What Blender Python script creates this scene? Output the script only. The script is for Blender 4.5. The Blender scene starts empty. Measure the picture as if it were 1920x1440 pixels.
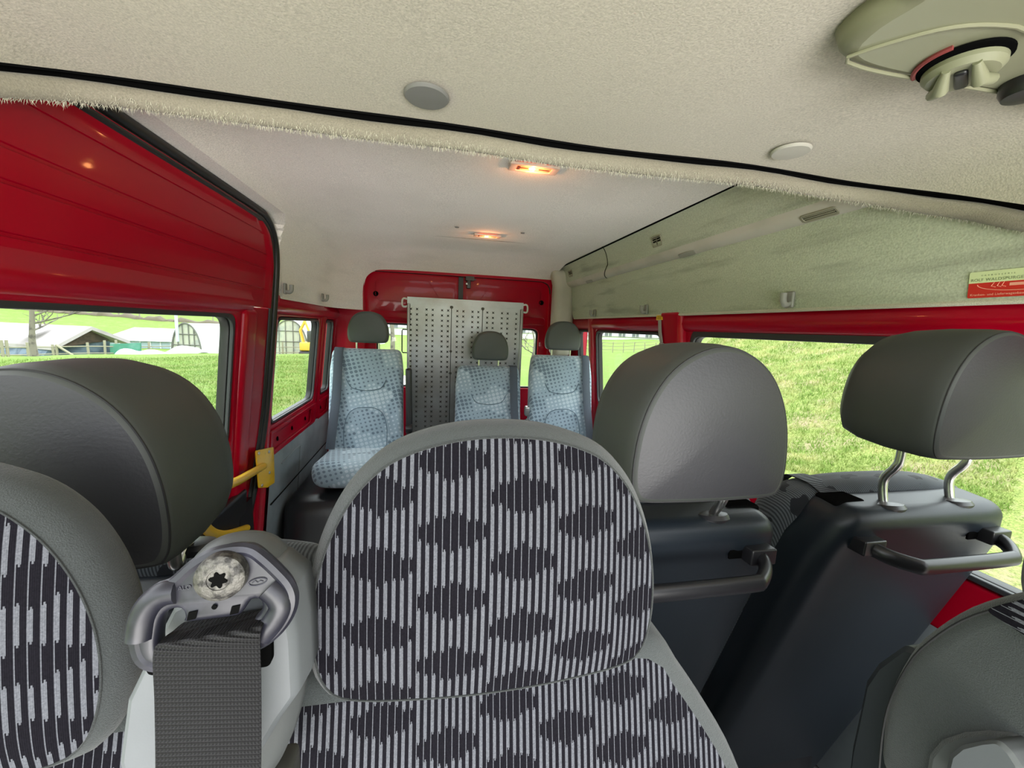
import bpy, bmesh, math, random
from math import sin, cos, pi, radians, floor
from mathutils import Vector, Matrix
random.seed(7)
S = bpy.context.scene
C = bpy.data.collections.new('scene'); S.collection.children.link(C)

# ------------------------------------------------------------------ camera
EYE = Vector((0, 0, 1.27))
CAM = Matrix(((0.98058733, -0.01412144, -0.19557371),
              (-0.19162627, 0.14242493, -0.97107905),
              (0.0415676, 0.98970487, 0.13695404)))
F = 750.0
cd = bpy.data.cameras.new('camera'); cam = bpy.data.objects.new('camera', cd); C.objects.link(cam)
cd.sensor_width = 36; cd.sensor_fit = 'HORIZONTAL'; cd.lens = F/1920*36; cd.clip_start = .01; cd.clip_end = 2000
cam.matrix_world = Matrix.Translation(EYE) @ CAM.to_4x4()
S.camera = cam
# ------------------------------------------------------------------ light
S.view_settings.view_transform = 'Standard'; S.view_settings.look = 'None'
S.view_settings.gamma = 1; S.view_settings.use_curve_mapping = False
S.view_settings.exposure = 2.25
W = bpy.data.worlds.new('overcast'); S.world = W; W.use_nodes = True
wn = W.node_tree.nodes; wl = W.node_tree.links
bg = wn['Background']
tc = wn.new('ShaderNodeTexCoord'); sx = wn.new('ShaderNodeSeparateXYZ'); rp_ = wn.new('ShaderNodeValToRGB')
wl.new(tc.outputs['Generated'], sx.inputs[0]); wl.new(sx.outputs['Z'], rp_.inputs[0]); wl.new(rp_.outputs[0], bg.inputs[0])
rp_.color_ramp.elements[0].position = 0; rp_.color_ramp.elements[0].color = (.80, .84, .88, 1)
rp_.color_ramp.elements[1].position = .8; rp_.color_ramp.elements[1].color = (1.0, 1.03, 1.08, 1)
bg.inputs[1].default_value = 1.15

def area(name, loc, target, sx_, sy_, power, col=(1, 1, 1)):
    l = bpy.data.lights.new(name, 'AREA'); l.shape = 'RECTANGLE'; l.size = sx_; l.size_y = sy_; l.energy = power; l.color = col
    o = bpy.data.objects.new(name, l); C.objects.link(o); o.location = loc
    o.rotation_euler = (Vector(target)-Vector(loc)).to_track_quat('-Z', 'Y').to_euler(); return o
# added fill behind the camera, standing in for windscreen daylight, brightens the ceiling
area('ceiling_fill', (.19, -1.7, .72), (.19, 2.4, 1.80), 1.9, .7, 15, (1, .97, .95))

# ------------------------------------------------------------------ measuring helpers
def XL(z): return -.655 - .1*(1.275-z)          # inner face of the left body side (leans in towards the roof)
def XR(z): return 1.035 + .1*(1.275-z)
def ray(px, py): return CAM @ Vector((px-960, 720-py, -F))
def at(px, py, Y=None, X=None, Z=None):
    r = ray(px, py)
    t = Y/r.y if Y is not None else X/r.x if X is not None else (Z-EYE.z)/r.z
    return EYE + r*t

# ------------------------------------------------------------------ materials
def mat(name, col, rough=.6, metal=0, bump=None, var=None, spec=.5, coat=0, sheen=0, emit=None, detail=4):
    """bump=(scale,strength,dist)  var=(scale, other colour, lo, hi)"""
    m = bpy.data.materials.new(name); m.use_nodes = True; n = m.node_tree.nodes; l = m.node_tree.links
    b = n['Principled BSDF']; b.inputs['Base Color'].default_value = (*col, 1); b.inputs['Roughness'].default_value = rough
    b.inputs['Metallic'].default_value = metal; b.inputs['Specular IOR Level'].default_value = spec
    b.inputs['Coat Weight'].default_value = coat; b.inputs['Coat Roughness'].default_value = .05
    b.inputs['Sheen Weight'].default_value = sheen
    if emit: b.inputs['Emission Color'].default_value = (*emit[0], 1); b.inputs['Emission Strength'].default_value = emit[1]
    t = n.new('ShaderNodeTexCoord')
    if bump:
        z = n.new('ShaderNodeTexNoise'); z.inputs['Scale'].default_value = bump[0]; z.inputs['Detail'].default_value = detail
        l.new(t.outputs['Object'], z.inputs['Vector'])
        k = n.new('ShaderNodeBump'); k.inputs['Strength'].default_value = bump[1]; k.inputs['Distance'].default_value = bump[2]
        l.new(z.outputs['Fac'], k.inputs['Height']); l.new(k.outputs[0], b.inputs['Normal'])
    if var:
        z = n.new('ShaderNodeTexNoise'); z.inputs['Scale'].default_value = var[0]; z.inputs['Detail'].default_value = 5
        l.new(t.outputs['Object'], z.inputs['Vector'])
        r = n.new('ShaderNodeValToRGB'); r.color_ramp.elements[0].position = var[2]; r.color_ramp.elements[1].position = var[3]
        r.color_ramp.elements[0].color = (*col, 1); r.color_ramp.elements[1].color = (*var[1], 1)
        l.new(z.outputs['Fac'], r.inputs[0]); l.new(r.outputs[0], b.inputs['Base Color'])
    return m

class NG:
    """tiny node-math helper"""
    def __init__(s, m): s.m = m; s.n = m.node_tree.nodes; s.l = m.node_tree.links; s.b = s.n['Principled BSDF']
    def math(s, op, a, b=None, c=None):
        k = s.n.new('ShaderNodeMath'); k.operation = op
        for i, v in enumerate((a, b, c)):
            if v is None: continue
            if isinstance(v, (int, float)): k.inputs[i].default_value = v
            else: s.l.new(v, k.inputs[i])
        return k.outputs[0]
    def mix(s, f, a, b):
        k = s.n.new('ShaderNodeMix'); k.data_type = 'RGBA'; s.l.new(f, k.inputs[0]) if not isinstance(f, (int, float)) else None
        for i, v in ((6, a), (7, b)):
            if isinstance(v, tuple): k.inputs[i].default_value = (*v, 1)
            else: s.l.new(v, k.inputs[i])
        return k.outputs[2]
    def noise(s, vec, scale, detail=3):
        k = s.n.new('ShaderNodeTexNoise'); k.inputs['Scale'].default_value = scale; k.inputs['Detail'].default_value = detail
        s.l.new(vec, k.inputs['Vector']); return k.outputs['Fac']
    def coords(s):
        t = s.n.new('ShaderNodeTexCoord'); q = s.n.new('ShaderNodeSeparateXYZ'); s.l.new(t.outputs['Object'], q.inputs[0])
        return t.outputs['Object'], q.outputs[0], q.outputs[1], q.outputs[2]

def stripe_cloth(name, off=0.0, swap=False):
    m = mat(name, (.1, .1, .1), .95, spec=.08); g = NG(m); V, x, y, z = g.coords(); M = g.math
    if swap: x, z = z, y
    p = .0056
    u = M('DIVIDE', M('ADD', x, 5+off), p); i = M('FLOOR', u); fr = M('FRACT', u)
    ci = M('FLOOR', M('DIVIDE', i, 9.0)); li = M('SUBTRACT', i, M('MULTIPLY', ci, 9.0))
    di = M('DIVIDE', M('ABSOLUTE', M('SUBTRACT', li, 4.0)), 4.5)
    th = M('DIVIDE', M('FLOOR', M('MULTIPLY', fr, 6.0)), 6.0)
    v = M('ADD', M('DIVIDE', z, .048), M('MULTIPLY', M('MODULO', ci, 2.0), .5))
    v = M('ADD', v, M('MULTIPLY', M('SINE', M('MULTIPLY', i, 2.3)), .03))
    dv = M('MULTIPLY', M('ABSOLUTE', M('SUBTRACT', M('FRACT', v), .5)), 2.0)
    lim = M('SUBTRACT', .52, M('MULTIPLY', di, .40))
    lim = M('ADD', lim, M('MULTIPLY', M('ABSOLUTE', M('SUBTRACT', th, .35)), .45))
    outside = M('GREATER_THAN', dv, lim)
    wide = M('MULTIPLY', M('MULTIPLY', M('GREATER_THAN', fr, .10), M('LESS_THAN', fr, .57)), outside)
    thin = M('MULTIPLY', M('GREATER_THAN', fr, .10), M('LESS_THAN', fr, .21))
    f = M('MAXIMUM', wide, thin)
    ns = g.noise(V, 900, 2)
    weave = M('SINE', M('MULTIPLY', z, 4200.0))
    lt = g.mix(ns, (.042, .044, .052), (.155, .16, .18)); dk = g.mix(ns, (.002, .002, .003), (.010, .009, .013))
    g.l.new(g.mix(f, dk, lt), g.b.inputs['Base Color'])
    bp = g.n.new('ShaderNodeBump'); bp.inputs['Strength'].default_value = .55; bp.inputs['Distance'].default_value = .0006
    h = M('ADD', M('ADD', M('MULTIPLY', M('ABSOLUTE', M('SINE', M('MULTIPLY', u, pi*6))), .4), M('MULTIPLY', f, .6)), M('MULTIPLY', ns, .5))
    g.l.new(h, bp.inputs['Height']); g.l.new(bp.outputs[0], g.b.inputs['Normal'])
    return m

def dot_cloth(name):
    m = mat(name, (.3, .4, .47), .9, spec=.15, sheen=.3); g = NG(m); V, x, y, z = g.coords(); M = g.math
    p = .026
    zz = M('ADD', z, M('MULTIPLY', y, .9))
    u = M('DIVIDE', M('ADD', M('ADD', x, M('MULTIPLY', zz, .25)), 5), p); v = M('DIVIDE', M('ADD', M('SUBTRACT', zz, M('MULTIPLY', x, .25)), 5), p)
    iu = M('FLOOR', u); iv = M('FLOOR', v)
    fu = M('SUBTRACT', M('FRACT', u), .5); fv = M('SUBTRACT', M('FRACT', v), .5)
    d = M('SQRT', M('ADD', M('MULTIPLY', fu, fu), M('MULTIPLY', fv, fv)))
    cb = g.n.new('ShaderNodeCombineXYZ'); g.l.new(iu, cb.inputs[0]); g.l.new(iv, cb.inputs[1])
    n1 = g.noise(cb.outputs[0], .16, 1)
    cb2 = g.n.new('ShaderNodeCombineXYZ'); g.l.new(iu, cb2.inputs[0]); g.l.new(iv, cb2.inputs[1]); cb2.inputs[2].default_value = 7.7
    n2 = g.noise(cb2.outputs[0], .11, 1)
    rad = M('MULTIPLY_ADD', n1, .75, -.06)
    isd = M('LESS_THAN', d, rad)
    dark = M('GREATER_THAN', n2, .47)
    patch = g.noise(V, 6, 1); base = g.mix(patch, (.22, .31, .38), (.36, .47, .55))
    dc = g.mix(dark, (.47, .57, .63), (.10, .15, .20))
    ns = g.noise(V, 900, 2)
    c = g.mix(isd, base, dc)
    g.l.new(g.mix(M('MULTIPLY', ns, .25), c, (.5, .56, .6)), g.b.inputs['Base Color'])
    bp = g.n.new('ShaderNodeBump'); bp.inputs['Strength'].default_value = .25; bp.inputs['Distance'].default_value = .002
    g.l.new(M('ADD', M('MULTIPLY', patch, 2.0), ns), bp.inputs['Height']); g.l.new(bp.outputs[0], g.b.inputs['Normal'])
    return m

def felt(name, c1, c2, fib=260, stain=None, st=.35):
    m = mat(name, c1, .95, spec=.1, sheen=.2); g = NG(m); V, x, y, z = g.coords(); M = g.math
    fine = g.noise(V, fib, 6); mid = g.noise(V, 60, 4); big = g.noise(V, 3.0, 4)
    a = g.mix(M('MULTIPLY_ADD', fine, 2.2, -.6), tuple(c*.68 for c in c1), tuple(min(1, c*1.22) for c in c1))
    a = g.mix(M('MULTIPLY', mid, .35), a, c2)
    k = g.n.new('ShaderNodeMapping'); k.inputs['Scale'].default_value = (1.2, 1.0, 9.0); g.l.new(V, k.inputs[0])
    streak = g.noise(k.outputs[0], 2.2, 6)
    r = g.n.new('ShaderNodeValToRGB'); r.color_ramp.elements[0].position = .53; r.color_ramp.elements[1].position = .68; g.l.new(streak, r.inputs[0])
    a = g.mix(M('MULTIPLY', r.outputs[0], st), a, stain or tuple(c*.45 for c in c1))
    r2 = g.n.new('ShaderNodeValToRGB'); r2.color_ramp.elements[0].position = .4; r2.color_ramp.elements[1].position = .7; g.l.new(big, r2.inputs[0])
    a = g.mix(M('MULTIPLY', r2.outputs[0], .35), a, c2)
    g.l.new(a, g.b.inputs['Base Color'])
    bp = g.n.new('ShaderNodeBump'); bp.inputs['Strength'].default_value = .5; bp.inputs['Distance'].default_value = .0015
    g.l.new(fine, bp.inputs['Height']); g.l.new(bp.outputs[0], g.b.inputs['Normal'])
    return m

def webbing_mat(name, col):
    m = mat(name, col, .6, spec=.25); g = NG(m); V, x, y, z = g.coords(); M = g.math
    a = M('SINE', M('MULTIPLY', M('ADD', z, M('MULTIPLY', x, .12)), 2*pi/.0023)); b = M('SINE', M('MULTIPLY', x, 2*pi/.0016))
    h = M('ADD', M('MULTIPLY', M('MULTIPLY', a, b), .45), M('MULTIPLY', a, 1.0))
    bp = g.n.new('ShaderNodeBump'); bp.inputs['Strength'].default_value = .8; bp.inputs['Distance'].default_value = .0005
    g.l.new(h, bp.inputs['Height']); g.l.new(bp.outputs[0], g.b.inputs['Normal'])
    f = M('MULTIPLY_ADD', h, .25, .4)
    g.l.new(g.mix(f, tuple(c*.45 for c in col), tuple(c*1.6 for c in col)), g.b.inputs['Base Color'])
    return m

def glass_mat():
    m = bpy.data.materials.new('window_glass'); m.use_nodes = True; n = m.node_tree.nodes; l = m.node_tree.links
    n.remove(n['Principled BSDF']); t = n.new('ShaderNodeBsdfTransparent'); t.inputs[0].default_value = (.93, .96, .94, 1)
    gl = n.new('ShaderNodeBsdfGlossy'); gl.inputs['Roughness'].default_value = .02
    lw = n.new('ShaderNodeLayerWeight'); lw.inputs[0].default_value = .5
    pw = n.new('ShaderNodeMath'); pw.operation = 'POWER'; pw.inputs[1].default_value = 4.0; l.new(lw.outputs['Facing'], pw.inputs[0])
    ml = n.new('ShaderNodeMath'); ml.operation = 'MULTIPLY_ADD'; ml.inputs[1].default_value = .25; ml.inputs[2].default_value = .015; l.new(pw.outputs[0], ml.inputs[0])
    mx = n.new('ShaderNodeMixShader'); l.new(ml.outputs[0], mx.inputs[0]); l.new(t.outputs[0], mx.inputs[1]); l.new(gl.outputs[0], mx.inputs[2])
    l.new(mx.outputs[0], n['Material Output'].inputs[0]); return m

def grass_mat(name, g1, g2, straw, sfac, sc=1.0):
    m = mat(name, g1, .9, spec=.2); g = NG(m); V, x, y, z = g.coords(); M = g.math
    n1 = g.noise(V, 9*sc, 8); n2 = g.noise(V, 1.1*sc, 5); n3 = g.noise(V, 42*sc, 6)
    a = g.mix(M('MULTIPLY_ADD', n1, 3.0, -1.0), g1, g2)
    a = g.mix(M('MULTIPLY_ADD', n3, 2.4, -.9), a, tuple(min(1, c*1.9) for c in g2))
    r = g.n.new('ShaderNodeValToRGB'); r.color_ramp.elements[0].position = .50; r.color_ramp.elements[1].position = .66
    g.l.new(M('ADD', M('MULTIPLY', n2, .7), M('MULTIPLY', n1, .3)), r.inputs[0])
    a = g.mix(M('MULTIPLY', r.outputs[0], sfac), a, straw)
    g.l.new(a, g.b.inputs['Base Color'])
    bp = g.n.new('ShaderNodeBump'); bp.inputs['Strength'].default_value = .9; bp.inputs['Distance'].default_value = .12
    g.l.new(M('ADD', n1, M('MULTIPLY', n3, .5)), bp.inputs['Height']); g.l.new(bp.outputs[0], g.b.inputs['Normal'])
    return m

RED = mat('red_body_paint', (.36, .0004, .014), .28, coat=.16, spec=.16, bump=(300, .03, .001))
RED_DULL = mat('worn_red_paint', (.42, .008, .025), .42, coat=.3, var=(25, (.26, .02, .025), .5, .75))
RUBBER = mat('black_rubber', (.012, .012, .012), .45)
RUBBER_G = mat('grey_black_rubber', (.03, .032, .035), .5)
FELT = felt('grey_beige_headliner_felt', (.82, .765, .71), (.87, .82, .765), 300, stain=(.55, .52, .47), st=.25)
FELT_CAB = felt('woven_cab_headliner', (.49, .455, .375), (.54, .50, .415), 330, st=.08)
FELT_LIP = felt('grubby_edge_felt', (.28, .255, .20), (.36, .335, .265), 420, stain=(.16, .14, .11), st=.5)
FELT_G = felt('sage_green_side_felt', (.43, .465, .345), (.48, .51, .40), 230, stain=(.18, .19, .14), st=.6)
FELT_T = felt('cream_edge_felt', (.60, .58, .46), (.50, .47, .38), 500, st=.1)
CREAM = mat('cream_moulded_trim', (.52, .49, .42), .75, bump=(420, .15, .0006), var=(5, (.40, .385, .31), .45, .75))
GREYTRIM = mat('grey_plastic_trim', (.22, .255, .275), .65, bump=(500, .12, .0005), var=(7, (.17, .195, .21), .4, .7))
BLACKPL = mat('charcoal_moulded_plastic', (.009, .013, .018), .42, bump=(650, .25, .0004), spec=.35)
BLACKG = mat('black_plastic', (.012, .012, .014), .35)
VINYL = mat('charcoal_vinyl', (.021, .021, .024), .52, bump=(330, .45, .0007), spec=.5, detail=3)
VINYL_B = mat('grey_side_vinyl', (.040, .044, .040), .55, bump=(420, .18, .0005))
VINYL_F = mat('dark_grey_vinyl', (.075, .085, .085), .5, bump=(300, .1, .0005))
PLUSH = felt('grey_plush', (.052, .058, .058), (.068, .075, .075), 1100, st=.0)
PLUSH_D = felt('dark_plush', (.030, .033, .033), (.04, .044, .044), 1100, st=.0)
STRIPE = stripe_cloth('striped_charcoal_cloth')
DOTS = dot_cloth('dotted_pale_blue_cloth')
def rib_cloth(name):
    m = mat(name, (.05, .055, .06), .95, spec=.1, sheen=.2); g = NG(m); V, x, y, z = g.coords(); M = g.math
    r = M('MULTIPLY_ADD', M('SINE', M('MULTIPLY', M('ADD', x, M('MULTIPLY', z, .5)), 2*pi/.0042)), .5, .5)
    b = M('LESS_THAN', g.noise(V, 24, 1), .40)
    g.l.new(g.mix(b, g.mix(r, (.022, .025, .028), (.095, .105, .115)), (.014, .015, .018)), g.b.inputs['Base Color']); return m
RIBCLOTH = rib_cloth('ribbed_dark_cloth')
TOWER = mat('light_grey_hard_plastic', (.135, .145, .152), .5, bump=(900, .12, .0003), var=(9, (.11, .118, .125), .4, .7))
TOWER_D = mat('grey_hard_plastic', (.075, .08, .08), .5, bump=(900, .12, .0003))
DRING = mat('worn_black_nylon', (.012, .012, .019), .40, bump=(45, .3, .0012), var=(60, (.035, .035, .05), .52, .75))
WEB = webbing_mat('dark_seatbelt_webbing', (.0095, .0092, .0103))
WEB_B = webbing_mat('slate_seatbelt_webbing', (.10, .12, .15))
STEEL = mat('brushed_steel', (.62, .62, .60), .28, 1, bump=(200, .1, .0005))
STEEL_W = mat('worn_bolt_steel', (.10, .095, .085), .5, .5, bump=(260, .9, .0012), var=(180, (.03, .028, .026), .47, .58))
ALU = mat('dull_aluminium', (.36, .37, .36), .38, .9, bump=(30, .12, .002), var=(5, (.27, .26, .23), .4, .7))
ALU_D = mat('dark_aluminium', (.07, .068, .058), .5, .5)  # darker metal; on the ramp studs it paints in their shading
YELLOW = mat('yellow_enamel', (.78, .47, .015), .35, coat=.3, var=(50, (.55, .32, .02), .6, .8))
HOLE = mat('dark_recess', (.004, .004, .004), .9, spec=0)
STITCH = mat('black_stitching', (.01, .01, .011), .7)
FLOORM = mat('grey_floor_vinyl', (.24, .25, .26), .6, bump=(80, .3, .001))
WHITE = mat('white_plastic', (.75, .74, .70), .4)
GLASS = glass_mat()
GRASS = grass_mat('spring_grass', (.075, .125, .020), (.155, .235, .045), (.25, .23, .10), .6)
BANK = grass_mat('bank_grass', (.11, .155, .030), (.25, .30, .085), (.42, .33, .21), .95, 1.3)
BLADE = mat('grass_blades', (.15, .235, .035), .8, var=(2.2, (.42, .40, .16), .42, .66)); BLADE2 = mat('field_blades', (.11, .19, .025), .8, var=(1.3, (.27, .31, .10), .45, .7))
GRAVEL = mat('pale_gravel', (.60, .56, .52), .9, bump=(35, .9, .02), var=(30, (.22, .20, .17), .45, .6))

# ------------------------------------------------------------------ mesh helpers
def link_mesh(name, me, m, parent=None, smooth=True, tag=None, keep_origin=False):
    o = bpy.data.objects.new(name, me); C.objects.link(o)
    for mm in (m if isinstance(m, (list, tuple)) else [m]): me.materials.append(mm)
    if parent is not None:
        root = parent
        while root.parent: root = root.parent
        me.transform(root['_inv'] if False else ROOTINV[root.name]); o.parent = parent
    elif not keep_origin and len(me.vertices):
        xs = [v.co.x for v in me.vertices]; ys = [v.co.y for v in me.vertices]; zs = [v.co.z for v in me.vertices]
        c = Vector(((min(xs)+max(xs))/2, (min(ys)+max(ys))/2, min(zs)))
        me.transform(Matrix.Translation(-c)); o.location = c
        ROOTINV[o.name] = Matrix.Translation(-c)
    else: ROOTINV[o.name] = Matrix.Identity(4)
    if smooth:
        me.polygons.foreach_set('use_smooth', [True]*len(me.polygons))
        try: me.set_sharp_from_angle(angle=radians(38))
        except Exception: pass
    return o
ROOTINV = {}

def label(o, lab, cat, group=None):
    o['label'] = lab; o['category'] = cat
    if group: o['group'] = group
    return o
def thing(name, lab, cat, loc=(0, 0, 0), group=None):
    o = bpy.data.objects.new(name, None); C.objects.link(o); o.location = loc; o.empty_display_size = .05
    ROOTINV[o.name] = Matrix.Translation(-Vector(loc)); return label(o, lab, cat, group)
def structure(o): o['kind'] = 'structure'; return o

class MB:
    def __init__(s): s.v = []; s.f = []; s.mi = []; s.cur = 0
    def add(s, vs, fs):
        b = len(s.v); s.v += [tuple(v) for v in vs]; s.f += [[i+b for i in f] for f in fs]; s.mi += [s.cur]*len(fs); return s
    def box(s, x0, x1, y0, y1, z0, z1, M=None):
        vs = [Vector((x, y, z)) for x in (x0, x1) for y in (y0, y1) for z in (z0, z1)]
        if M: vs = [M @ v for v in vs]
        return s.add(vs, [(0, 1, 3, 2), (4, 6, 7, 5), (0, 4, 5, 1), (2, 3, 7, 6), (0, 2, 6, 4), (1, 5, 7, 3)])
    def rbox(s, x0, x1, y0, y1, z0, z1, r, n=6, fn=None, seg=4):
        """rounded box; n inner divisions per side, seg corner segments"""
        def axis(a, b):
            r_ = min(r, (b-a)/2-1e-5); L = [a + r_*(1-cos(pi/2*k/seg)) for k in range(seg)]
            L += [a+r_+(b-a-2*r_)*k/n for k in range(n+1)]
            return L + [b - (q-a) for q in reversed(L[:seg])]
        A = [axis(x0, x1), axis(y0, y1), axis(z0, z1)]; lo = (x0, y0, z0); hi = (x1, y1, z1)
        bm_i = {}; vs = []; fs = []
        def vid(i, j, k):
            key = (i, j, k)
            if key not in bm_i:
                p = [A[0][i], A[1][j], A[2][k]]
                q = [min(max(p[t], lo[t]+min(r, (hi[t]-lo[t])/2)), hi[t]-min(r, (hi[t]-lo[t])/2)) for t in range(3)]
                d = Vector(p)-Vector(q); ax = [t for t in range(3) if abs(d[t]) > 1e-9]
                if d.length > 1e-9:
                    # project cube-ish corner to a rounded one
                    e = Vector([d[t]/min(r, (hi[t]-lo[t])/2) for t in range(3)])
                    m_ = max(abs(c) for c in e); e = e.normalized()*m_
                    p = [q[t]+e[t]*min(r, (hi[t]-lo[t])/2) for t in range(3)]
                v = Vector(p); v = fn(v) if fn else v
                bm_i[key] = len(vs); vs.append(v)
            return bm_i[key]
        N = [len(a)-1 for a in A]
        for k in (0, N[2]):
            for i in range(N[0]):
                for j in range(N[1]):
                    q = [vid(i, j, k), vid(i+1, j, k), vid(i+1, j+1, k), vid(i, j+1, k)]; fs.append(q if k else q[::-1])
        for j in (0, N[1]):
            for i in range(N[0]):
                for k in range(N[2]):
                    q = [vid(i, j, k), vid(i+1, j, k), vid(i+1, j, k+1), vid(i, j, k+1)]; fs.append(q[::-1] if j else q)
        for i in (0, N[0]):
            for j in range(N[1]):
                for k in range(N[2]):
                    q = [vid(i, j, k), vid(i, j+1, k), vid(i, j+1, k+1), vid(i, j, k+1)]; fs.append(q if i else q[::-1])
        return s.add(vs, fs)
    def tube(s, pts, r, n=10, closed=False, rs=None, flat=1.0, up=None, cap=True):
        pts = [Vector(p) for p in pts]; N = len(pts); prev = None; rings = []
        for i, p in enumerate(pts):
            a = pts[(i-1) % N] if closed or i > 0 else p; b = pts[(i+1) % N] if closed or i < N-1 else p
            t = (b-a).normalized()
            if up is not None: u = Vector(up); u = (u - t*u.dot(t)).normalized()
            elif prev is None: u = t.orthogonal().normalized()
            else:
                u = (prev - t*prev.dot(t)).normalized()
            prev = u; w = t.cross(u); rr = rs[i] if rs else r
            rings.append([p + u*(rr*cos(2*pi*k/n)) + w*(rr*flat*sin(2*pi*k/n)) for k in range(n)])
        vs = [v for R in rings for v in R]; fs = []
        for i in range(N if closed else N-1):
            j = (i+1) % N
            for k in range(n): fs.append((i*n+k, i*n+(k+1) % n, j*n+(k+1) % n, j*n+k))
        if cap and not closed: fs.append(tuple(range(n))[::-1]); fs.append(tuple((N-1)*n+k for k in range(n)))
        return s.add(vs, fs)
    def lathe(s, c, axis, prof, n=24):
        c = Vector(c); a = Vector(axis).normalized(); u = a.orthogonal().normalized(); w = a.cross(u)
        vs = [c + a*h + (u*cos(2*pi*k/n)+w*sin(2*pi*k/n))*r for (r, h) in prof for k in range(n)]; fs = []
        for i in range(len(prof)-1):
            for k in range(n): fs.append((i*n+k, i*n+(k+1) % n, (i+1)*n+(k+1) % n, (i+1)*n+k))
        fs.append(tuple(range(n))[::-1]); fs.append(tuple((len(prof)-1)*n+k for k in range(n)))
        return s.add(vs, fs)
    def grid(s, fn, nu, nv, thick=None):
        vs = [fn(i/nu, j/nv) for i in range(nu+1) for j in range(nv+1)]
        fs = [(i*(nv+1)+j, (i+1)*(nv+1)+j, (i+1)*(nv+1)+j+1, i*(nv+1)+j+1) for i in range(nu) for j in range(nv)]
        s.add(vs, fs); return s
    def strip(s, pts, wdir, w, t):
        """flat band along pts, width w along wdir, thickness t"""
        pts = [Vector(p) for p in pts]; rings = []
        for i, p in enumerate(pts):
            tt = (pts[min(i+1, len(pts)-1)]-pts[max(i-1, 0)]).normalized()
            W_ = Vector(wdir[i] if isinstance(wdir, list) else wdir); W_ = (W_-tt*W_.dot(tt)).normalized(); nn = tt.cross(W_)
            rings.append([p+W_*w/2*a+nn*t/2*b for a, b in ((-1, -.5), (-.97, -1), (.97, -1), (1, -.5), (1, .5), (.97, 1), (-.97, 1), (-1, .5))])
        vs = [v for R in rings for v in R]; fs = []
        for i in range(len(pts)-1):
            for k in range(8): fs.append((i*8+k, i*8+(k+1) % 8, (i+1)*8+(k+1) % 8, (i+1)*8+k))
        fs.append(tuple(range(8))[::-1]); fs.append(tuple((len(pts)-1)*8+k for k in range(8)))
        return s.add(vs, fs)
    def build(s, name, m, parent=None, smooth=True, fix=True, keep_origin=False):
        me = bpy.data.meshes.new(name); me.from_pydata(s.v, [], s.f)
        if isinstance(m, (list, tuple)): me.polygons.foreach_set('material_index', s.mi)
        if fix:
            bm = bmesh.new(); bm.from_mesh(me); bmesh.ops.recalc_face_normals(bm, faces=bm.faces); bm.to_mesh(me); bm.free()
        me.update(); return link_mesh(name, me, m, parent, smooth, keep_origin=keep_origin)

def smooth_closed(pts, n=96):
    """Catmull-Rom resample of a closed 2-D outline"""
    P = [Vector((p[0], p[1])) for p in pts]; N = len(P); out = []
    for i in range(N):
        a, b, c, d = P[i-1], P[i], P[(i+1) % N], P[(i+2) % N]
        for k in range(8):
            t = k/8; out.append(.5*((2*b)+(c-a)*t+(2*a-5*b+4*c-d)*t*t+(3*b-a-3*c+d)*t**3))
    L = [0]
    for i in range(len(out)): L.append(L[-1]+(out[(i+1) % len(out)]-out[i]).length)
    T = L[-1]; res = []; j = 0
    for k in range(n):
        q = T*k/n
        while L[j+1] < q: j += 1
        f = (q-L[j])/max(1e-9, L[j+1]-L[j]); res.append(out[j].lerp(out[(j+1) % len(out)], f))
    return res
def smooth_open(pts, n=6):
    P = [Vector(p) for p in pts]; out = []
    for i in range(len(P)-1):
        a, b, c, d = P[max(i-1, 0)], P[i], P[i+1], P[min(i+2, len(P)-1)]
        for k in range(n):
            t = k/n; out.append(.5*((2*b)+(c-a)*t+(2*a-5*b+4*c-d)*t*t+(3*b-a-3*c+d)*t**3))
    return out+[P[-1]]
def rpoly(pts, r, seg=6):
    """polygon with rounded corners; r one radius or a list"""
    out = []; N = len(pts)
    for i in range(N):
        p = Vector(pts[i][:2]); a = Vector(pts[i-1][:2]); b = Vector(pts[(i+1) % N][:2]); rr = r[i] if isinstance(r, (list, tuple)) else r
        da = (a-p); db = (b-p); ang = da.angle(db) if rr > 0 else 0
        if rr <= 0 or abs(ang-pi) < .02: out.append(p); continue
        t = min(rr/math.tan(ang/2), da.length*.49, db.length*.49)
        p0 = p+da.normalized()*t; p1 = p+db.normalized()*t
        for k in range(seg+1):
            q = k/seg; out.append(p0*(1-q)**2+p*2*q*(1-q)+p1*q*q)
    return out
def rr(u0, u1, v0, v1, r, seg=6): return rpoly([(u0, v0), (u1, v0), (u1, v1), (u0, v1)], r, seg)

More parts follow.
